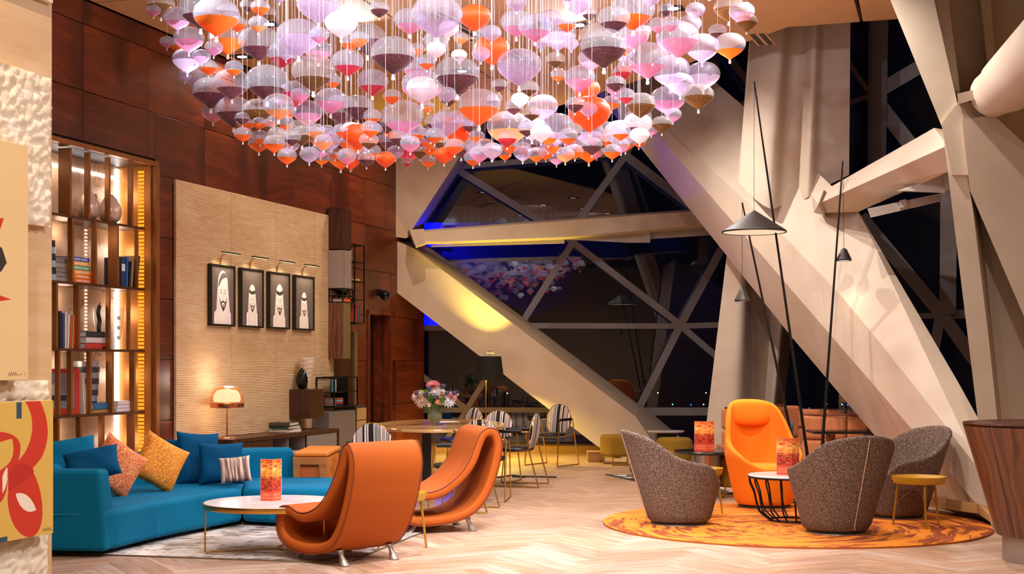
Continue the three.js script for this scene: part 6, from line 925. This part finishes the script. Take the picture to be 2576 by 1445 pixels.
  const KIND = {
    P: ['pink', clear, tint(0xf2a4c4, 0.78), 0], M: ['maroon', dusk, tint(0x6a2038, 0.55, speck(0x5e2230, 0xdcb8b8, 0.76, 1)), 0], O: ['orange', clear, tint(0xff7a18, 0.55), 0], F: ['orange', gl(0xff9a48, 0.7), tint(0xff7812, 0.55), 3],
    B: ['brown-gold', gl(0xf2eeea, 0.84, 0.07), tint(0x6a4012, 0.5, speck(0x643a14, 0xe8b858, 0.74, 2)), 1], L: ['lilac', rosy, tint(0xc894cc, 0.78, speck(0xd4bcdc, 0xf2ecf6, 0.6, 4)), 1], R: ['crimson', clear, tint(0xdc3450, 0.55), 1], K: ['peach', clear, tint(0xffb070, 0.65), 0], W: ['milky white', milk, tint(0xf8f0f6, 0.6), 1],
  };
  const wireM = std(0xf2f2f2, { roughness: 0.4 }), wire = new THREE.CylinderGeometry(0.001, 0.001, 1, 5).translate(0, 0.5, 0);
  const placed = [];
  const free = (x, y, z, r) => placed.every((q) => { const dx = (x - q.x), dy = (y - q.y) * 1.3, dz = z - q.z; return dx * dx + dy * dy + dz * dz > (r + q.r) ** 2 * 0.92; });
  const list = [], hot = DOWN.filter((q) => q[2] === COOL);
  const clash = (x, y, z) => hot.some((q) => Math.hypot(x - q[0], y - CEIL, z - q[1]) < 0.7);
  const place = (px, py, w, c) => {
    const size = w >= 85 ? 0.375 : w >= 56 ? 0.27 : 0.16, d0 = Math.min(13.2, Math.max(10.5, F * size / w));
    for (let k = 0; k < 200; k++) { const d = d0 + (k % 2 ? 1 : -1) * Math.ceil(k / 2) * 0.03; if (d < 9.5 || d > 14.3) continue; const s = w / F * d, p = at(px, py, d); if (p.y + s * 0.4 > CEIL - 0.08) continue; if (!clash(p.x, p.y, p.z) && free(p.x, p.y, p.z, s / 2)) { placed.push({ x: p.x, y: p.y, z: p.z, r: s / 2 }); list.push({ p, s, c, px, py, w, d }); return true; } }
    return false;
  };
  SPEC.sort((a, b) => b[2] - a[2]).forEach(([x, y, w, c]) => place(x, y, w, c));
  // the crowded lowest fringe, then others filling the bowl behind, of the same three sizes
  seed = 4242; let tries = 0;
  const rimY = (x) => { const t = [[590, 338], [700, 385], [850, 402], [1450, 400], [1560, 382], [1660, 330]]; for (let i = 0; i < 5; i++) if (x <= t[i + 1][0]) return t[i][1] + (t[i + 1][1] - t[i][1]) * (x - t[i][0]) / (t[i + 1][0] - t[i][0]); return 330; };
  while (list.length < 246 && tries++ < 3000) { const x = rr(600, 1650), w = rnd() < 0.3 ? rr(56, 74) : rr(38, 52); place(x, rimY(x) - w * 0.1 - rr(0, 75), w, 'OOOPMLKRPOWB'[(rnd() * 12) | 0]); }
  tries = 0;
  while (list.length < 298 && tries++ < 4000) {
    const ax = rr(-1, 1), az = rr(-1, 1); if (ax * ax + az * az > 1) continue; const r = Math.hypot(ax, az), x = -0.5 + ax * 2.35, z = -11.9 + az * 2.1, y = 3.12 + 1.25 * Math.pow(r, 2.4) + rr(0, 0.9) * (1 - r * 0.4), k = rnd(), size = k < 0.2 ? 0.37 : k < 0.45 ? 0.26 : 0.155;
    const px = CX + F * x / -z, py = CY - F * (y - EYE) / -z; if (z > -11.2 && y < 3.9) continue; if (py > 398 - size / -z * F * 0.4 || y + size * 0.4 > CEIL - 0.1) continue;
    if (!clash(x, y, z) && free(x, y, z, size / 2)) { placed.push({ x, y, z, r: size / 2 }); list.push({ p: V(x, y, z), s: size, c: 'PMOLOBLKPMOL'[(rnd() * 12) | 0], px, py, w: size / -z * F, d: -z }); }
  }
  // labels: size, colour, place in the cluster, then rank among those still alike
  const info = list.map((q) => {
    const size = q.w >= 85 ? 'large' : q.w >= 56 ? 'medium' : 'small', row = q.py > 355 ? 'on lowest fringe' : q.py > 255 ? 'low down' : q.py > 140 ? 'at mid height' : 'high up', side = q.px < 640 ? 'near the veneer wall' : q.px < 1000 ? 'left of centre' : q.px < 1320 ? 'over the middle' : q.px < 1600 ? 'right of centre' : 'beside the columns';
    return { q, key: `${size} glass balloon pendant, ${q.c === 'F' ? 'all orange' : q.c === 'W' ? 'milky white' : KIND[q.c][0] + ' below'}, ${row} ${side}` };
  });
  const by = {}; info.forEach((i) => (by[i.key] ??= []).push(i));
  const ORD = ['leftmost', 'second from left', 'third from left', 'fourth from left', 'fifth from left', 'sixth from left', 'seventh from left', 'eighth from left', 'ninth from left', 'tenth from left'];
  for (const k in by) { const l = by[k].sort((a, b) => a.q.px - b.q.px); l.forEach((i, n) => { i.label = l.length === 1 ? k : k.replace(' pendant', '') + ', ' + (n === l.length - 1 ? 'rightmost' : ORD[Math.min(9, n)]); }); }
  const protos = {};
  for (const { q, label } of info) {
    const [, upM, lowM, lv] = KIND[q.c]; let t;
    const lvl = q.c === 'F' ? 3 : (lv + (q.px * 7 + q.py * 3 | 0) % 2) % 3; const key = q.c + lvl;
    if (!protos[key]) { t = protos[key] = new THREE.Group(); const s = shapes[lvl]; part('clear_globe', s.up, upM, t); part('tinted_base', s.low, lowM, t); part('cap', cap, M.silver, t); part('finial', finial, milk, t); const w = part('wire', wire, wireM, t); w.position.y = 0.372; }
    t = protos[key].clone(); t.name = numbered('glass_pendant'); scene.add(t); t.position.copy(q.p); t.scale.setScalar(q.s); t.rotation.y = q.px * 0.37;
    const w = t.children[4]; w.scale.set(1 / q.s, (CEIL - q.p.y) / q.s - 0.372, 1 / q.s);
    tag(t, label, 'glass pendant', 'blown glass pendants of the hanging cluster');
  }
}
renderer.render(scene, camera);
